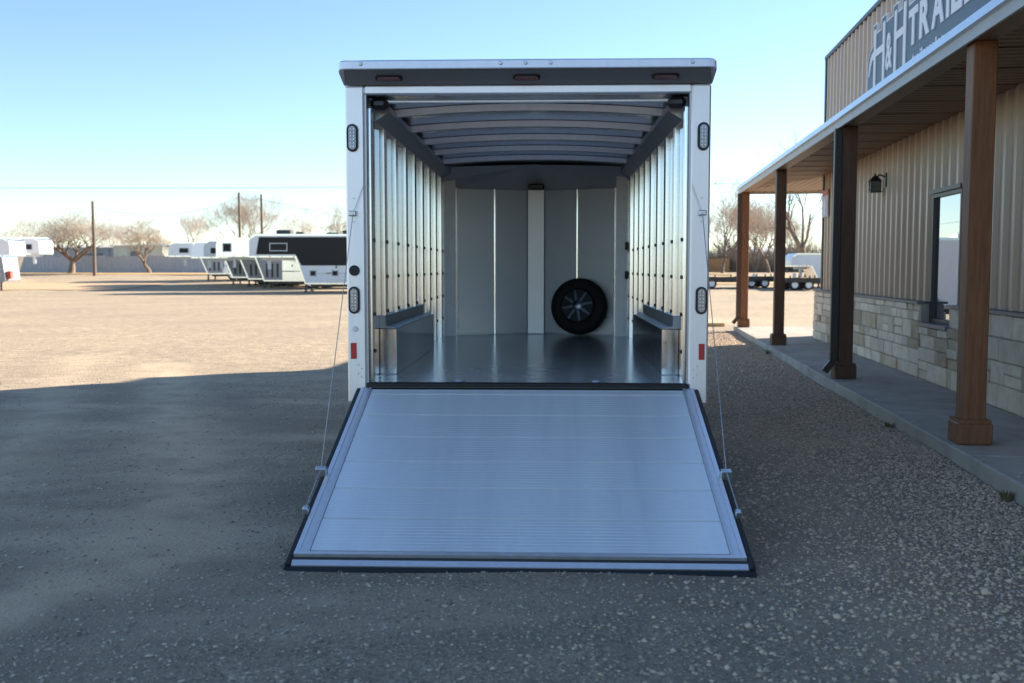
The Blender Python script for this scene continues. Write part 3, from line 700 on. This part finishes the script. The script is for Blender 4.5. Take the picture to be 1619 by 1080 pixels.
# front wall: corner posts, four white liner panels, centre strip, dark header
FN = lambda x: TL + 0.42 - 0.34 * abs(x) / 0.97 if abs(x) <= 0.97 else TL + 0.08
for s in (-1, 1):
    MB().box(*sorted((s * 0.975, s * 1.163)), TL - 0.02, TL + 0.06, FZ, 2.77).build('corner_panel', ALU_DULL, TR)
    MB().box(*sorted((s * 1.115, s * 1.15)), TL - 0.06, TL - 0.021, FZ, 2.60).build('corner_stud', ALU, TR)
    for a, b in ((0.115, 0.50), (0.52, 0.955)):
        x0, x1 = s * a, s * b
        MB().add([(x0, FN(x0), FZ + 0.02), (x1, FN(x1), FZ + 0.02), (x1, FN(x1), 2.52), (x0, FN(x0), 2.52), (x0, FN(x0) + 0.02, FZ + 0.02), (x1, FN(x1) + 0.02, FZ + 0.02), (x1, FN(x1) + 0.02, 2.52), (x0, FN(x0) + 0.02, 2.52)],
                 [(0, 1, 2, 3), (7, 6, 5, 4), (0, 4, 5, 1), (1, 5, 6, 2), (2, 6, 7, 3), (3, 7, 4, 0)]).build('liner_panel', PANEL, TR)
    for xc in (0.51, 0.965):
        x = s * xc; y = FN(x)
        MB().cbox(x - 0.012, x + 0.012, y - 0.018, y + 0.02, FZ + 0.005, 2.53, 0.004).build('panel_trim', ALU, TR)
    MB().add([(0, FN(0) + 0.03, FZ), (s * 0.97, FN(0.97) + 0.03, FZ), (s * 0.97, FN(0.97) + 0.03, 2.8), (0, FN(0) + 0.03, 2.8)], [(0, 1, 2, 3)]).build('front_backing', ALU_DULL, TR)
    MB().add([(0, FN(0) - 0.002, 2.53), (s * 0.97, FN(0.97) - 0.002, 2.53), (s * 1.16, TL - 0.03, 2.60), (s * 1.16, TL - 0.12, 2.765), (0, TL - 0.02, 2.80)], [(0, 1, 2, 3, 4)]).build('front_header', M('grey_header_paint', (0.72, 0.74, 0.76), 0.4, 0.2), TR)
MB().cbox(-0.108, 0.108, TL + 0.345, TL + 0.40, FZ, 2.53, 0.01).build('centre_strip', PANEL, TR)
MB().cbox(-0.10, 0.10, TL + 0.22, TL + 0.34, 2.52, 2.585, 0.015).build('front_lamp', BLACKM, TR)
for x, z, w, h in ((1.10, 1.82, 0.02, 0.05), (1.10, 1.47, 0.02, 0.05)):
    MB().cbox(x - w, x + w, TL - 0.10, TL - 0.062, z - h, z + h, 0.01).build('door_latch', BLACKM, TR)
# ramp door
RL = 2.19
ramp = MB().box(-1.19, 1.19, -RL + 0.03, -0.006, -0.062, -0.016).build('ramp_door', BLACKM, TR)
ramp.location = (0, -0.018, 0.702); ramp.rotation_euler = (R(17.85), 0, 0)
edges = [0.012, 0.054, 0.204, 0.352, 0.501, 0.651, 0.803, 0.951]
for a, b in zip(edges[:-1], edges[1:]):
    a, b = a * RL + 0.005, b * RL - 0.005
    nr = max(2, int((b - a) / 0.0292)); w = (b - a) / nr; pr = [(-a, -0.015)]
    for k in range(nr):
        q = -(a + k * w); pr += [(q - w * 0.10, 0.0), (q - w * 0.60, 0.0), (q - w * 0.68, -0.0013), (q - w * 0.95, -0.0013)]
    pr += [(-b, -0.015)]
    MB().prism(pr, 'x', -1.105, 1.105).build('ramp_plank', ALU_RAMP, ramp)
for s in (-1, 1):
    MB().prism([(s * 1.108, -0.015), (s * 1.108, 0.004), (s * 1.128, 0.006), (s * 1.13, 0.001), (s * 1.158, 0.001), (s * 1.16, 0.006), (s * 1.186, 0.004), (s * 1.186, -0.05)], 'y', -RL * 0.957, -0.01).build('side_rail', ALU_POST, ramp)
    MB().cbox(*sorted((s * 1.188, s * 1.222)), -RL + 0.0, 0.0, -0.06, -0.004, 0.008).build('rubber_seal', BLACK, ramp)
    for y, w, h in ((-1.27, 0.035, 0.05), (-1.70, 0.018, 0.035)):
        MB().cbox(s * 1.212 - w, s * 1.212 + w, y - 0.02, y + 0.02, -0.02, h, 0.006).build('cable_lug', STEEL, ramp)
MB().prism([(-RL * 0.958, -0.05), (-RL * 0.958, 0.006), (-RL * 0.969, 0.006), (-RL * 0.9695, -0.042), (-RL * 0.983, -0.042), (-RL * 0.9835, -0.010), (-RL * 1.0, -0.020), (-RL * 1.0, -0.05)], 'x', -1.186, 1.186).build('end_channel', ALU_POST, ramp)
MB().box(-1.18, 1.18, -RL * 0.9832, -RL * 0.9697, -0.041, -0.013).build('end_gap_shade', BLACK, ramp)  # black strip standing in for the shade inside the channel groove
MB().prism([(-RL * 1.001, -0.062), (-RL * 1.001, -0.026), (-RL * 1.02, -0.034), (-RL * 1.024, -0.05), (-RL * 1.02, -0.060)], 'x', -1.222, 1.222).build('end_flap', BLACK, ramp)
MB().tube([(-1.13, 0.004, 0.0), (1.13, 0.004, 0.0)], 0.011, 8).build('hinge_tube', BLACKM, ramp)
Mr = Matrix.Translation(ramp.location) @ Matrix.Rotation(R(17.85), 4, 'X')
for s in (-1, 1):
    p1 = Mr @ Vector((s * 1.212, -1.27, 0.045)); p2 = Mr @ Vector((s * 1.212, -1.70, 0.03))
    MB().tube([(s * 1.16, -0.012, 2.14), (s * 1.232, -0.03, 1.945), p1, p2], 0.0028, 6).build('ramp_cable', STEEL, TR)

# spare wheel leaning on the nose wall
SW = thing('spare_wheel', 'black spare wheel with alloy spokes leaning on the trailer front wall', 'wheel', (0, 0, 0))
sr = 0.345; tilt = R(9)
wheel(SW, (0, 0, 0), sr, 0.21, 'y', name='tyre'); rim_faces(SW, (0, 0, 0), sr, 0.21, -1)
yl = FN(0.52) - 0.105 * math.cos(tilt) - sr * math.sin(tilt) - 0.03
SW.matrix_world = Matrix.Translation(TR.location) @ Matrix.Rotation(-T_ROT, 4, 'Z') @ Matrix.Translation((0.535, yl, FZ + sr * math.cos(tilt) + 0.105 * math.sin(tilt) + 0.002)) @ Matrix.Rotation(R(-15), 4, "Z") @ Matrix.Rotation(-tilt, 4, 'X')

# ------------------------------------------------------------------ trailers parked across the yard
def wheels_side(parent, xs, r, y, w=0.24):
    for x in xs:
        for sy in (-1, 1):
            t = wheel(parent, (x, sy * y, r), r, w, 'y')
            MB().lathe([(r * .6, sy * w * .48), (r * .5, sy * w * .40), (r * .2, sy * w * .42), (0.01, sy * w * .5)], 'y', (x, sy * y, r), 16).build('rim', WHITE, t, 40)
GREYM = M('dull_grey_metal', (0.30, 0.30, 0.31), 0.5, 0.3, var=0.12, scale=3)
def gooseneck(label, X, Y, flip=False, L=11.0, H=3.54, over=2.8, oz=2.14, belly=0.5, W2=1.2, skin=WHITE, panel=None, win=(), squares=(), units=(), front_glass=False, stripe=None, yaw=0.0, lower=False):
    """gooseneck trailer; nose at local x=0, body runs to +x; flip turns the nose to +X in the world"""
    t = thing('gooseneck_trailer', label, 'trailer', (X, Y, gz(Y)), (math.pi if flip else 0) + yaw, 'trailers parked across the yard')
    prof = [(0.0, oz + 0.08), (0.0, H - 0.5), (0.10, H - 0.22), (0.38, H), (L, H), (L, belly), (over + 0.62, belly), (over, oz), (0.1, oz)]
    MB().prism(prof, 'y', -W2, W2).build('body', skin, t)
    MB().prism([(0.10, H - 0.215), (0.39, H + 0.005), (L + 0.02, H + 0.005), (L + 0.02, H - 0.10), (0.42, H - 0.10), (0.2, H - 0.25)], 'y', -W2 - 0.025, W2 + 0.025).build('roof_rail', ALU, t)
    MB().prism([(-0.01, oz - 0.03), (over, oz - 0.03), (over + 0.6, belly - 0.03), (L, belly - 0.03), (L, belly + 0.06), (over + 0.66, belly + 0.06), (over + 0.08, oz + 0.07), (-0.01, oz + 0.07)], 'y', -W2 - 0.02, W2 + 0.02).build('lower_rail', ALU, t)
    for sy in (-1, 1):
        a, b = sorted((sy * (W2 + 0.002), sy * (W2 + 0.018)))
        if panel:
            MB().prism(panel, 'y', a, b).build('dark_side_panel', BLKGLASS, t)
        for (x0, x1, z0, z1) in win:
            a2, b2 = sorted((sy * (W2 + 0.019), sy * (W2 + 0.03)))
            f = MB().box(x0 - 0.05, x1 + 0.05, a2, b2, z0 - 0.05, z1 + 0.05).build('window', ALU_DULL, t)
            a3, b3 = sorted((sy * (W2 + 0.031), sy * (W2 + 0.036))); MB().box(x0, x1, a3, b3, z0, z1).build('pane', BLKGLASS, f)
        for (x, z) in squares:
            a2, b2 = sorted((sy * (W2 + 0.003), sy * (W2 + 0.02)))
            f = MB().box(x - 0.22, x + 0.22, a2, b2, z - 0.2, z + 0.2).build('hatch', ALU_DULL, t)
            a3, b3 = sorted((sy * (W2 + 0.021), sy * (W2 + 0.03))); MB().box(x - 0.16, x + 0.16, a3, b3, z - 0.14, z + 0.14).build('pane', BLKGLASS, f)
        # landing legs and neck braces
        MB().box(over + 0.55, over + 0.66, sy * 0.95 - 0.05, sy * 0.95 + 0.05, 0.05, belly + 0.3).box(over + 0.48, over + 0.73, sy * 0.95 - 0.1, sy * 0.95 + 0.1, 0.0, 0.05).build('landing_leg', BLACKM, t)
        a4, b4 = sorted((sy * (W2 + 0.003), sy * (W2 + 0.016)))
        dd = MB().box(over + 1.9, over + 2.65, a4, b4, belly + 0.15, min(H - 0.5, belly + 2.0)).build('side_door', skin, t)
        MB().box(over + 2.5, over + 2.56, *sorted((sy * (W2 + 0.017), sy * (W2 + 0.05))), belly + 0.95, belly + 1.1).build('door_handle', BLACKM, dd)
        for k in range(4): MB().box(0.5 + k * (over - 0.6) / 3, 0.58 + k * (over - 0.6) / 3, *sorted((sy * (W2 + 0.021), sy * (W2 + 0.035))), oz, oz + 0.05).build('marker_light', RED, t)
        MB().box(over + 0.9, L - 0.2, a4, b4, belly + 0.62, belly + 0.68).build('belt_trim', ALU_DULL, t)
    if lower:
        for sy in (-1, 1):
            lp = MB().prism([(over + 0.66, belly + 0.07), (over + 0.1, oz - 0.05), (over + 1.85, oz - 0.05), (over + 1.85, belly + 0.07)], 'y', *sorted((sy * (W2 + 0.003), sy * (W2 + 0.02)))).build('lower_panel', GREYM, t)
            for k in range(3): MB().box(over + 0.75 + k * 0.36, over + 0.90 + k * 0.36, *sorted((sy * (W2 + 0.021), sy * (W2 + 0.035))), belly + 0.25, oz - 0.45).build('gap_shade', BLACKM, lp)  # black strips stand in for open gaps and the shade in them
    for x, w, h in units:
        MB().cbox(x, x + w, -0.45, 0.45, H, H + h, 0.05).build('roof_unit', M('roof_unit_dark', (0.05, 0.05, 0.055), 0.6), t)
    if front_glass: MB().box(-0.025, -0.002, -W2 + 0.15, W2 - 0.15, oz + 0.25, H - 0.6).build('nose_window', BLKGLASS, t)
    MB().box(0.5, over, -0.16, 0.16, oz - 0.2, oz - 0.031).box(0.85, 1.05, -0.1, 0.1, oz - 0.75, oz - 0.2).build('coupler', ALU_DULL, t)
    wc = L * 0.62
    wheels_side(t, (wc - 0.48, wc + 0.48), 0.38, W2 - 0.14)
    for sy in (-1, 1): MB().prism([(wc - 1.05, 0.5), (wc - 0.85, 0.86), (wc + 0.85, 0.86), (wc + 1.05, 0.5), (wc + 0.95, 0.5), (wc + 0.8, 0.8), (wc - 0.8, 0.8), (wc - 0.95, 0.5)], 'y', *sorted((sy * (W2 + 0.02), sy * (W2 + 0.09)))).build('fender', ALU, t)
    MB().box(over + 0.9, L - 0.1, -0.9, 0.9, 0.3, belly - 0.031).build('chassis', BLACKM, t)
    return t
PX = lambda px, Y: (px - 809.5) / 1620 * Y
gooseneck('long gooseneck trailer with a black glossy upper side, nearest of the left row', PX(405, 64.5), 64.2, L=12.0,
          panel=[(0.42, 2.30), (0.62, 3.36), (11.9, 3.36), (11.9, 1.62), (3.2, 1.62), (2.82, 2.30)], squares=((3.9, 1.15), (5.25, 1.15), (6.6, 1.15)),
          win=((1.3, 2.3, 2.55, 2.95), (6.3, 7.2, 2.2, 2.8)), units=((1.5, 0.9, 0.28), (2.7, 0.5, 0.16), (4.6, 0.7, 0.12), (5.6, 1.0, 0.26)), front_glass=True)
gooseneck('silver-nosed gooseneck trailer tucked behind the black-sided one', PX(351, 70.5), 70.5, L=11.0, H=3.42, skin=ALU, over=2.6,
          win=((0.5, 1.0, 2.5, 3.0),), front_glass=True, lower=True)
gooseneck('plain silver gooseneck trailer squeezed into the middle of the row', PX(333, 74), 73.8, L=9, H=3.25, over=2.5, oz=2.0, skin=ALU_DULL, win=((0.5, 1.1, 2.3, 2.7),), lower=True)
gooseneck('white gooseneck stock trailer with dark nose glass beside the silver one', PX(312, 77), 77.0, L=9, H=3.15, over=2.4, oz=1.95, win=((1.1, 1.9, 2.2, 2.5),), front_glass=True, skin=ALU_POST, lower=True)
gooseneck('white gooseneck trailer farthest left in the right-hand row', PX(276, 84), 84.0, L=9, H=3.05, over=2.5, oz=1.9, win=((0.9, 1.6, 2.2, 2.55),), lower=True)
gooseneck('white trailer with one dark window cut by the left picture edge', PX(31, 74), 74.0, flip=True, L=10, H=3.42, win=((0.9, 1.7, 2.35, 2.75), (4, 4.8, 2.3, 2.7)), over=2.4)
gooseneck('white trailer with its pale nose beside the big spreading tree', PX(76, 82), 82.0, flip=True, L=10, H=3.45, over=2.3, win=((0.6, 1.2, 2.5, 2.9),), lower=True)
# small silver stock trailer in front of the left pair
SV = thing('stock_trailer', 'low silver bumper-pull stock trailer at the left picture edge', 'trailer', (PX(22, 66), 66.0, gz(66)), math.pi)
MB().prism([(0.0, 0.7), (0.18, 2.15), (6, 2.15), (6, 0.55), (0.1, 0.55)], 'y', -1.0, 1.0).build('body', GREYM, SV)
MB().prism([(0.17, 2.15), (6.02, 2.15), (6.02, 2.22), (0.2, 2.22)], 'y', -1.03, 1.03).build('roof', ALU, SV)
for z in (0.95, 1.3, 1.65, 1.95): MB().box(0.3, 5.9, 1.002, 1.03, z, z + 0.09).build('slat', ALU, SV)
for x in (0.35, 0.85): MB().box(x - 0.05, x + 0.05, 0.8, 0.9, 0.0, 0.6).build('landing_leg', BLACKM, SV)
MB().box(-0.26, -0.02, 0.5, 0.8, 0.75, 1.25).build('tool_box', M('red_tool_box', (0.5, 0.09, 0.05), 0.5), SV)
wheels_side(SV, (3.6, 4.5), 0.36, 0.86)

gooseneck('white gooseneck cargo trailer seen between the far porch posts', PX(1243, 72), 72.0, L=8, H=2.35, over=1.35, oz=1.45, belly=0.35, W2=1.15)
def flatbed(label, X, Y, L, flip=False):
    t = thing('flatbed_trailer', label, 'trailer', (X, Y, gz(Y)), math.pi if flip else 0, 'flatbed trailers on the far side')
    MB().box(0, L, -1.05, 1.05, 0.62, 0.70).build('deck', M('deck_boards', (0.16, 0.12, 0.08), 0.8, 0, var=0.2, scale=2), t)
    MB().box(0, L, -1.2, -1.06, 0.5, 0.78).box(0, L, 1.06, 1.2, 0.5, 0.78).box(0.2, L, -0.5, -0.4, 0.42, 0.61).box(0.2, L, 0.4, 0.5, 0.42, 0.61).build('frame_rail', BLACKM, t)
    MB().tube([(0, -0.9, 0.55), (-1.2, 0, 0.5), (0, 0.9, 0.55)], 0.06, 6).tube([(-1.0, 0, 0.02), (-1.0, 0, 1.0)], 0.05, 6).build('tongue', BLACKM, t)
    MB().box(-1.1, -0.9, -0.12, 0.12, 0.55, 0.95).build('tool_box', WHITE, t)
    for sy in (-1, 1):
        for x in (0.3, L * .45, L - 0.4): MB().box(x - 0.04, x + 0.04, *sorted((sy * 1.205, sy * 1.25)), 0.55, 0.95).build('stake_pocket', BLACKM, t)
    wc = L * 0.6
    wheels_side(t, (wc - .45, wc + .45), 0.34, 1.0)
    return t
flatbed('black flatbed trailer partly hidden behind the open cargo trailer', PX(1168, 70), 70.0, 4.2, True)
flatbed('black flatbed trailer between the first and second far porch posts', PX(1232, 71), 71.0, 2.9, True)
flatbed('black flatbed trailer under the white gooseneck nose', PX(1296, 68), 67.0, 3.0, True)

# white enclosed trailer that shows only in the office window's reflection
EN = thing('enclosed_trailer', 'white enclosed trailer mirrored in the shop window', 'trailer', (1.9, 29.5, 0))
MB().cbox(0, 3.4, -1.0, 1.0, 0.45, 2.35, 0.06).build('body', WHITE, EN)
MB().box(-0.01, 3.41, -1.012, 1.012, 2.28, 2.36).build('roof_rail', ALU, EN)
MB().box(0.1, 3.3, -0.8, 0.8, 0.3, 0.449).build('chassis', BLACKM, EN)
for sy in (-1, 1): MB().prism([(0.75, 0.46), (0.95, 0.82), (2.45, 0.82), (2.65, 0.46)], 'y', *sorted((sy * 1.002, sy * 1.05))).build('fender', BLACKM, EN)
wheels_side(EN, (1.28, 2.12), 0.36, 1.0)

# low yellow timber beyond the porch
KB = MB().cbox(-3.5, 1.35, -0.08, 0.08, 0.0, 0.09, 0.02).build('parking_timber', YELLOW)
KB.location = (4.3, 27.2, 0); KB.rotation_euler = (0, 0, -R(2))
tag(KB, 'low yellow painted timber lying on the gravel beyond the porch', 'kerb timber')

# ------------------------------------------------------------------ fence, sheds, dry verge
def strip(name, x0, x1, y0, y1, dz, mat, kind='structure'):
    ys = sorted(set([y0, y1] + [y for y in _GY if y0 < y < y1])); mb = MB()
    xs = np.linspace(x0, x1, 24); rg = random.Random(5)
    v = []
    for i, y in enumerate(ys):
        for x in xs: v.append((x, y + (rg.uniform(-1.2, 1.2) if i in (0,) else 0), gz(y) + dz + 0.03))
    n = len(xs)
    mb.add(v, [(i * n + j, i * n + j + 1, (i + 1) * n + j + 1, (i + 1) * n + j) for i in range(len(ys) - 1) for j in range(n - 1)])
    return mb.build(name, mat, kind=kind)
strip('dry_verge', -75, 20, 93, 99.5, 0.02, GRASS); strip('dry_verge', 15, 60, 76, 90, 0.02, GRASS)
strip('dirt_patch', -60, -26, 66.5, 78, 0.0, M('orange_dirt', (0.50, 0.34, 0.2), 0.95, 0, var=0.12, scale=0.5))
FN_ = thing('sheet_metal_fence', 'long low blue-grey sheet metal fence behind the parked trailers', 'fence', (0, 100.5, gz(100.5)))
for k in range(34):
    x0 = -62 + k * 2.0
    pr = [(x0 + a, -o * 0.03) for a in np.arange(0, 1.9, 0.4) for a, o in ((a, 0), (a + 0.1, 1), (a + 0.25, 1), (a + 0.35, 0))] + [(x0 + 1.995, 0)]
    MB().sheet(pr, 'z', 0.0, 1.62 + 0.05 * math.sin(k * 2.1)).build('fence_panel', FENCE_M, FN_)
    MB().box(x0 - 0.05, x0 + 0.05, 0.02, 0.12, 0, 1.7).build('fence_post', POLEW, FN_)
def shed(label, x0, x1, y0, y1, h, wall, roof, rise=0.5):
    t = thing('metal_shed', label, 'shed', ((x0 + x1) / 2, y0, gz(y0))); w = (x1 - x0) / 2; d = y1 - y0
    pr = [(a, -o) for a, o in rib_profile(-w, w, 1.2, 0.06, 0)]
    MB().sheet(pr, 'z', 0, h).box(-w, w, 0.07, d, 0, h).build('wall', wall, t)
    MB().prism([(-0.3, h), (d / 2, h + rise), (d + 0.3, h), (d + 0.3, h + 0.12), (d / 2, h + rise + 0.12), (-0.3, h + 0.12)], 'x', -w - 0.2, w + 0.2).build('roof', roof, t)
    MB().box(-w * 0.3, w * 0.1, -0.09, -0.065, 0, h * 0.8).build('door', TRIM_G, t)
    return t
shed('long low grey shed with a pale roof edge behind the spreading tree', -53, -40.6, 116, 126, 2.6, SHED_M, PALE, 0.3)
shed('bright cream shed wall behind the fence', -45.0 + 1, -38.6, 113.5, 119, 2.75, CREAM, CREAM, 0.2)
shed('grey shed with a white roof among the bare trees on the right', 25, 32, 112, 120, 1.9, SHED_M, M('white_roof', (0.7, 0.7, 0.68), 0.5), 0.7)
BF = thing('board_fence', 'short run of orange cedar boards behind the flatbeds', 'fence', (0, 103, gz(103)))
for k in range(11): MB().box(18.5 + k * 0.3, 18.78 + k * 0.3, 0, 0.03, 0, 1.3 + 0.06 * (k % 3)).build('fence_board', ORANGE, BF)

# ------------------------------------------------------------------ utility poles and wires
def pole(label, px, Y, h, arm=False):
    t = thing('utility_pole', label, 'utility pole', (PX(px, Y), Y, gz(Y)), 0, 'utility poles')
    MB().tube([(0, 0, 0), (0.02, 0, h * .5), (0, 0, h)], [0.16, 0.14, 0.11], 10).build('shaft', POLEW, t, 40)
    if arm:
        MB().box(-0.9, 0.9, -0.2, -0.1, h - 0.75, h - 0.62).build('crossarm', POLEW, t)
        for x in (-0.8, 0.8): MB().lathe([(0.03, 0), (0.06, 0.05), (0.03, 0.14)], 'z', (x, -0.15, h - 0.62), 8).build('insulator', STEEL, t)
    return t
pole('lone utility pole beside the spreading tree', 151, 91.5, 6.6)
pole('taller of the two poles rising behind the gooseneck trailers', 381, 104, 8.0)
pole('shorter right-hand pole rising behind the black-sided trailer', 416, 108, 8.1)
def wire(label, a, b, sag, r=0.02):
    pts = [Vector(a).lerp(Vector(b), k / 24) - Vector((0, 0, 4 * sag * (k / 24) * (1 - k / 24))) for k in range(25)]
    o = MB().tube(pts, r, 4).build('overhead_wire', BLACKM); return tag(o, label, 'wire', 'overhead wires')
pt = lambda px, Y, h: (PX(px, Y), Y - 0.15, gz(Y) + h)
wire('sagging wire from the lone pole to the pole pair', pt(151, 91.5, 6.12), pt(381, 104, 7.5), 1.2, 0.014)
wire('short wire between the two close poles', pt(381, 104, 7.5), pt(416, 108, 7.6), 0.2, 0.014)
wire('wire running from the pole pair behind the cargo trailer', pt(416, 108, 7.6), (2, 124, 5.6), 1.0, 0.014)
wire('long near-level wire crossing the sky above the trailers', (-75, 118, 10.7), (70, 118, 11.9), 0.5, 0.022)

# ------------------------------------------------------------------ bare winter trees
def tree(label, X, Y, h, spread, seed, trunk_h=0.25, trunk_r=0.22, twig=TWIG, depth=6, droop=0.0, cat='tree', lean=0.0, dense=1.0, limbs=5):
    t = thing('bare_tree', label, cat, (X, Y, gz(Y) - 0.05), 0, 'bare winter trees')
    rg = random.Random(seed); A = MB(); Bm = MB()
    def grow(p, d, L, r, k):
        segs = 3 if k < 3 else 2; pts = [p]; rs = [r]
        q = p.copy(); dd = d.copy()
        for i in range(segs):
            dd = (dd + Vector((rg.gauss(0, .17), rg.gauss(0, .17), rg.gauss(0, .12) + 0.05 - droop * (k > 2)))).normalized()
            q = q + dd * (L / segs); pts.append(q.copy()); rs.append(r * (1 - 0.42 * (i + 1) / segs))
        (A if k < 3 else Bm).tube(pts, rs, 6 if k < 2 else (4 if k < 4 else 3), False)
        if k >= depth: return
        nb = limbs if k == 0 else max(2, int(round(rg.uniform(2.2, 3.8) * dense)))
        for j in range(nb):
            f = rg.uniform(0.45, 1.0) if k else rg.uniform(0.8, 1.0)
            i = min(segs - 1, int(f * segs)); base = pts[i].lerp(pts[i + 1], f * segs - i if f < 1 else 1.0)
            a = 2 * math.pi * (j + rg.random() * 0.7) / nb
            out = Vector((math.cos(a), math.sin(a), 0)); up = 0.75 if k else 0.9
            nd = (dd * 0.75 + out * rg.uniform(0.5, 1.0) * spread + Vector((0, 0, up * rg.uniform(0.2, 0.7)))).normalized()
            grow(base, nd, L * rg.uniform(0.62, 0.86) if k else h * 0.33 * rg.uniform(0.8, 1.15), max(0.008, rs[i] * rg.uniform(0.5, 0.7)), k + 1)
    grow(Vector((0, 0, 0)), Vector((lean, 0, 1)).normalized(), h * trunk_h, trunk_r, 0)
    A.build('trunk', BARK, t, 60); Bm.build('crown', twig, t)
    return t
tree('wide spreading bare tree between the left trailers and the lone pole', PX(114, 97), 97, 7.0, 1.5, 21, 0.18, 0.36, TWIG, 6, 0.03, dense=1.15, limbs=6)
tree('round bare tree with a pale trunk in front of the cream shed', PX(238, 98), 98, 5.0, 1.15, 5, 0.26, 0.22, TWIG, 6, 0.02, dense=1.1)
tree('thin upright bare tree behind the farthest white gooseneck', PX(296, 122), 122, 6.6, 0.55, 8, 0.3, 0.16, TWIG_P, 6)
tree('dense round bare tree behind the two close poles', PX(395, 118), 118, 8.0, 1.0, 13, 0.25, 0.25, TWIG, 6, dense=1.2)
tree('pale bare tree behind the lone pole', PX(175, 124), 124, 6.0, 1.1, 31, 0.25, 0.2, TWIG_P, 6, dense=1.1)
tree('faint bare tree behind the left white trailers', PX(55, 128), 128, 6.2, 1.1, 33, 0.25, 0.2, TWIG_P, 6)
tree('low bare tree above the black-sided trailer roof', PX(482, 120), 120, 6.6, 1.0, 37, 0.25, 0.2, TWIG_P, 6)
tree('bare treetop beside the cargo trailer left post', PX(538, 116), 116, 6.8, 0.8, 41, 0.25, 0.2, TWIG, 6)
tree('low bare tree right of the pale-trunked one', PX(262, 126), 126, 4.8, 1.1, 43, 0.25, 0.2, TWIG_P, 6)
tree('tall bare tree beside the cargo trailer right post', PX(1142, 96), 96, 7.3, 0.8, 51, 0.22, 0.2, TWIG, 6, dense=1.1)
tree('bare tree behind the farthest porch post', PX(1186, 108), 108, 7.0, 0.9, 57, 0.25, 0.2, TWIG, 6, dense=1.1)
tree('bare tree left of the second porch post', PX(1215, 100), 100, 6.4, 0.9, 61, 0.25, 0.2, TWIG, 6, dense=1.1)
tree('big dark forked bare tree above the white gooseneck cargo trailer', PX(1276, 88), 88, 10.5, 0.75, 68, 0.26, 0.34, BARK, 5, limbs=4)
tree('leaning bare tree crowded behind the farthest flatbed', PX(1162, 114), 114, 7.6, 0.8, 83, 0.22, 0.2, TWIG, 6, lean=0.15)
tree('bare tree in the gap behind the white gooseneck cargo trailer', PX(1254, 112), 112, 6.4, 0.9, 71, 0.22, 0.2, TWIG, 6, dense=1.1)
# tangled brush line, too thick to tell apart
rg = random.Random(77); br = MB()
for k in range(2600):
    x = rg.uniform(17, 46); y = rg.uniform(104, 110); hh = rg.uniform(1.0, 3.2) * (1 + 0.5 * math.sin(x * 1.3) * math.sin(x * 0.47)); p = Vector((x, y, gz(y)))
    for j in range(5):
        d = Vector((rg.gauss(0, .45), rg.gauss(0, .45), 1)).normalized()
        m_ = p + d * hh * 0.5; br.tube([p, m_, m_ + (d + Vector((rg.gauss(0, .4), rg.gauss(0, .4), 0))).normalized() * hh * 0.5], [0.022, 0.015, 0.008], 3, False)
o = br.build('brush', M('brush_twigs', (0.30, 0.25, 0.205), 0.9, 0, var=0.25, scale=0.8), kind='stuff'); o['label'] = 'tangled leafless brush behind the flatbed trailers'

# ------------------------------------------------------------------ dry weeds at the porch edge
def weed(label, v, u, h, seed):
    x, y = world_of(u, v); rg = random.Random(seed)
    t = thing('weed', label, 'weed', (x, y, -0.01), 0, 'weeds along the porch edge'); mb = MB()
    for k in range(34):
        a = rg.uniform(0, 6.28); r = rg.uniform(0.0, 0.05); p = Vector((r * math.cos(a), r * math.sin(a), 0))
        d = Vector((math.cos(a) * rg.uniform(.2, 1.0), math.sin(a) * rg.uniform(.2, 1.0), 1)).normalized(); q = p + d * h * rg.uniform(.5, 1)
        w = Vector((-math.sin(a), math.cos(a), 0)) * 0.006; m_ = p.lerp(q, .55) + Vector((0, 0, .012))
        mb.add([p - w, p + w, m_ + w * .8, m_ - w * .8, q], [(0, 1, 2, 3), (3, 2, 4)])
    mb.build('blades', M('dry_weed', (0.10, 0.085, 0.04), 0.9, 0, col2=(0.24, 0.19, 0.09), scale=20), t)
weed('dark dry weed at the porch edge, nearest the camera', -1.55, -0.25, 0.09, 1)
weed('low weed at the porch edge just past the nearest post', 1.6, -0.26, 0.07, 2)
weed('small dry weed at the porch edge near the far post', 10.2, -0.27, 0.12, 3)
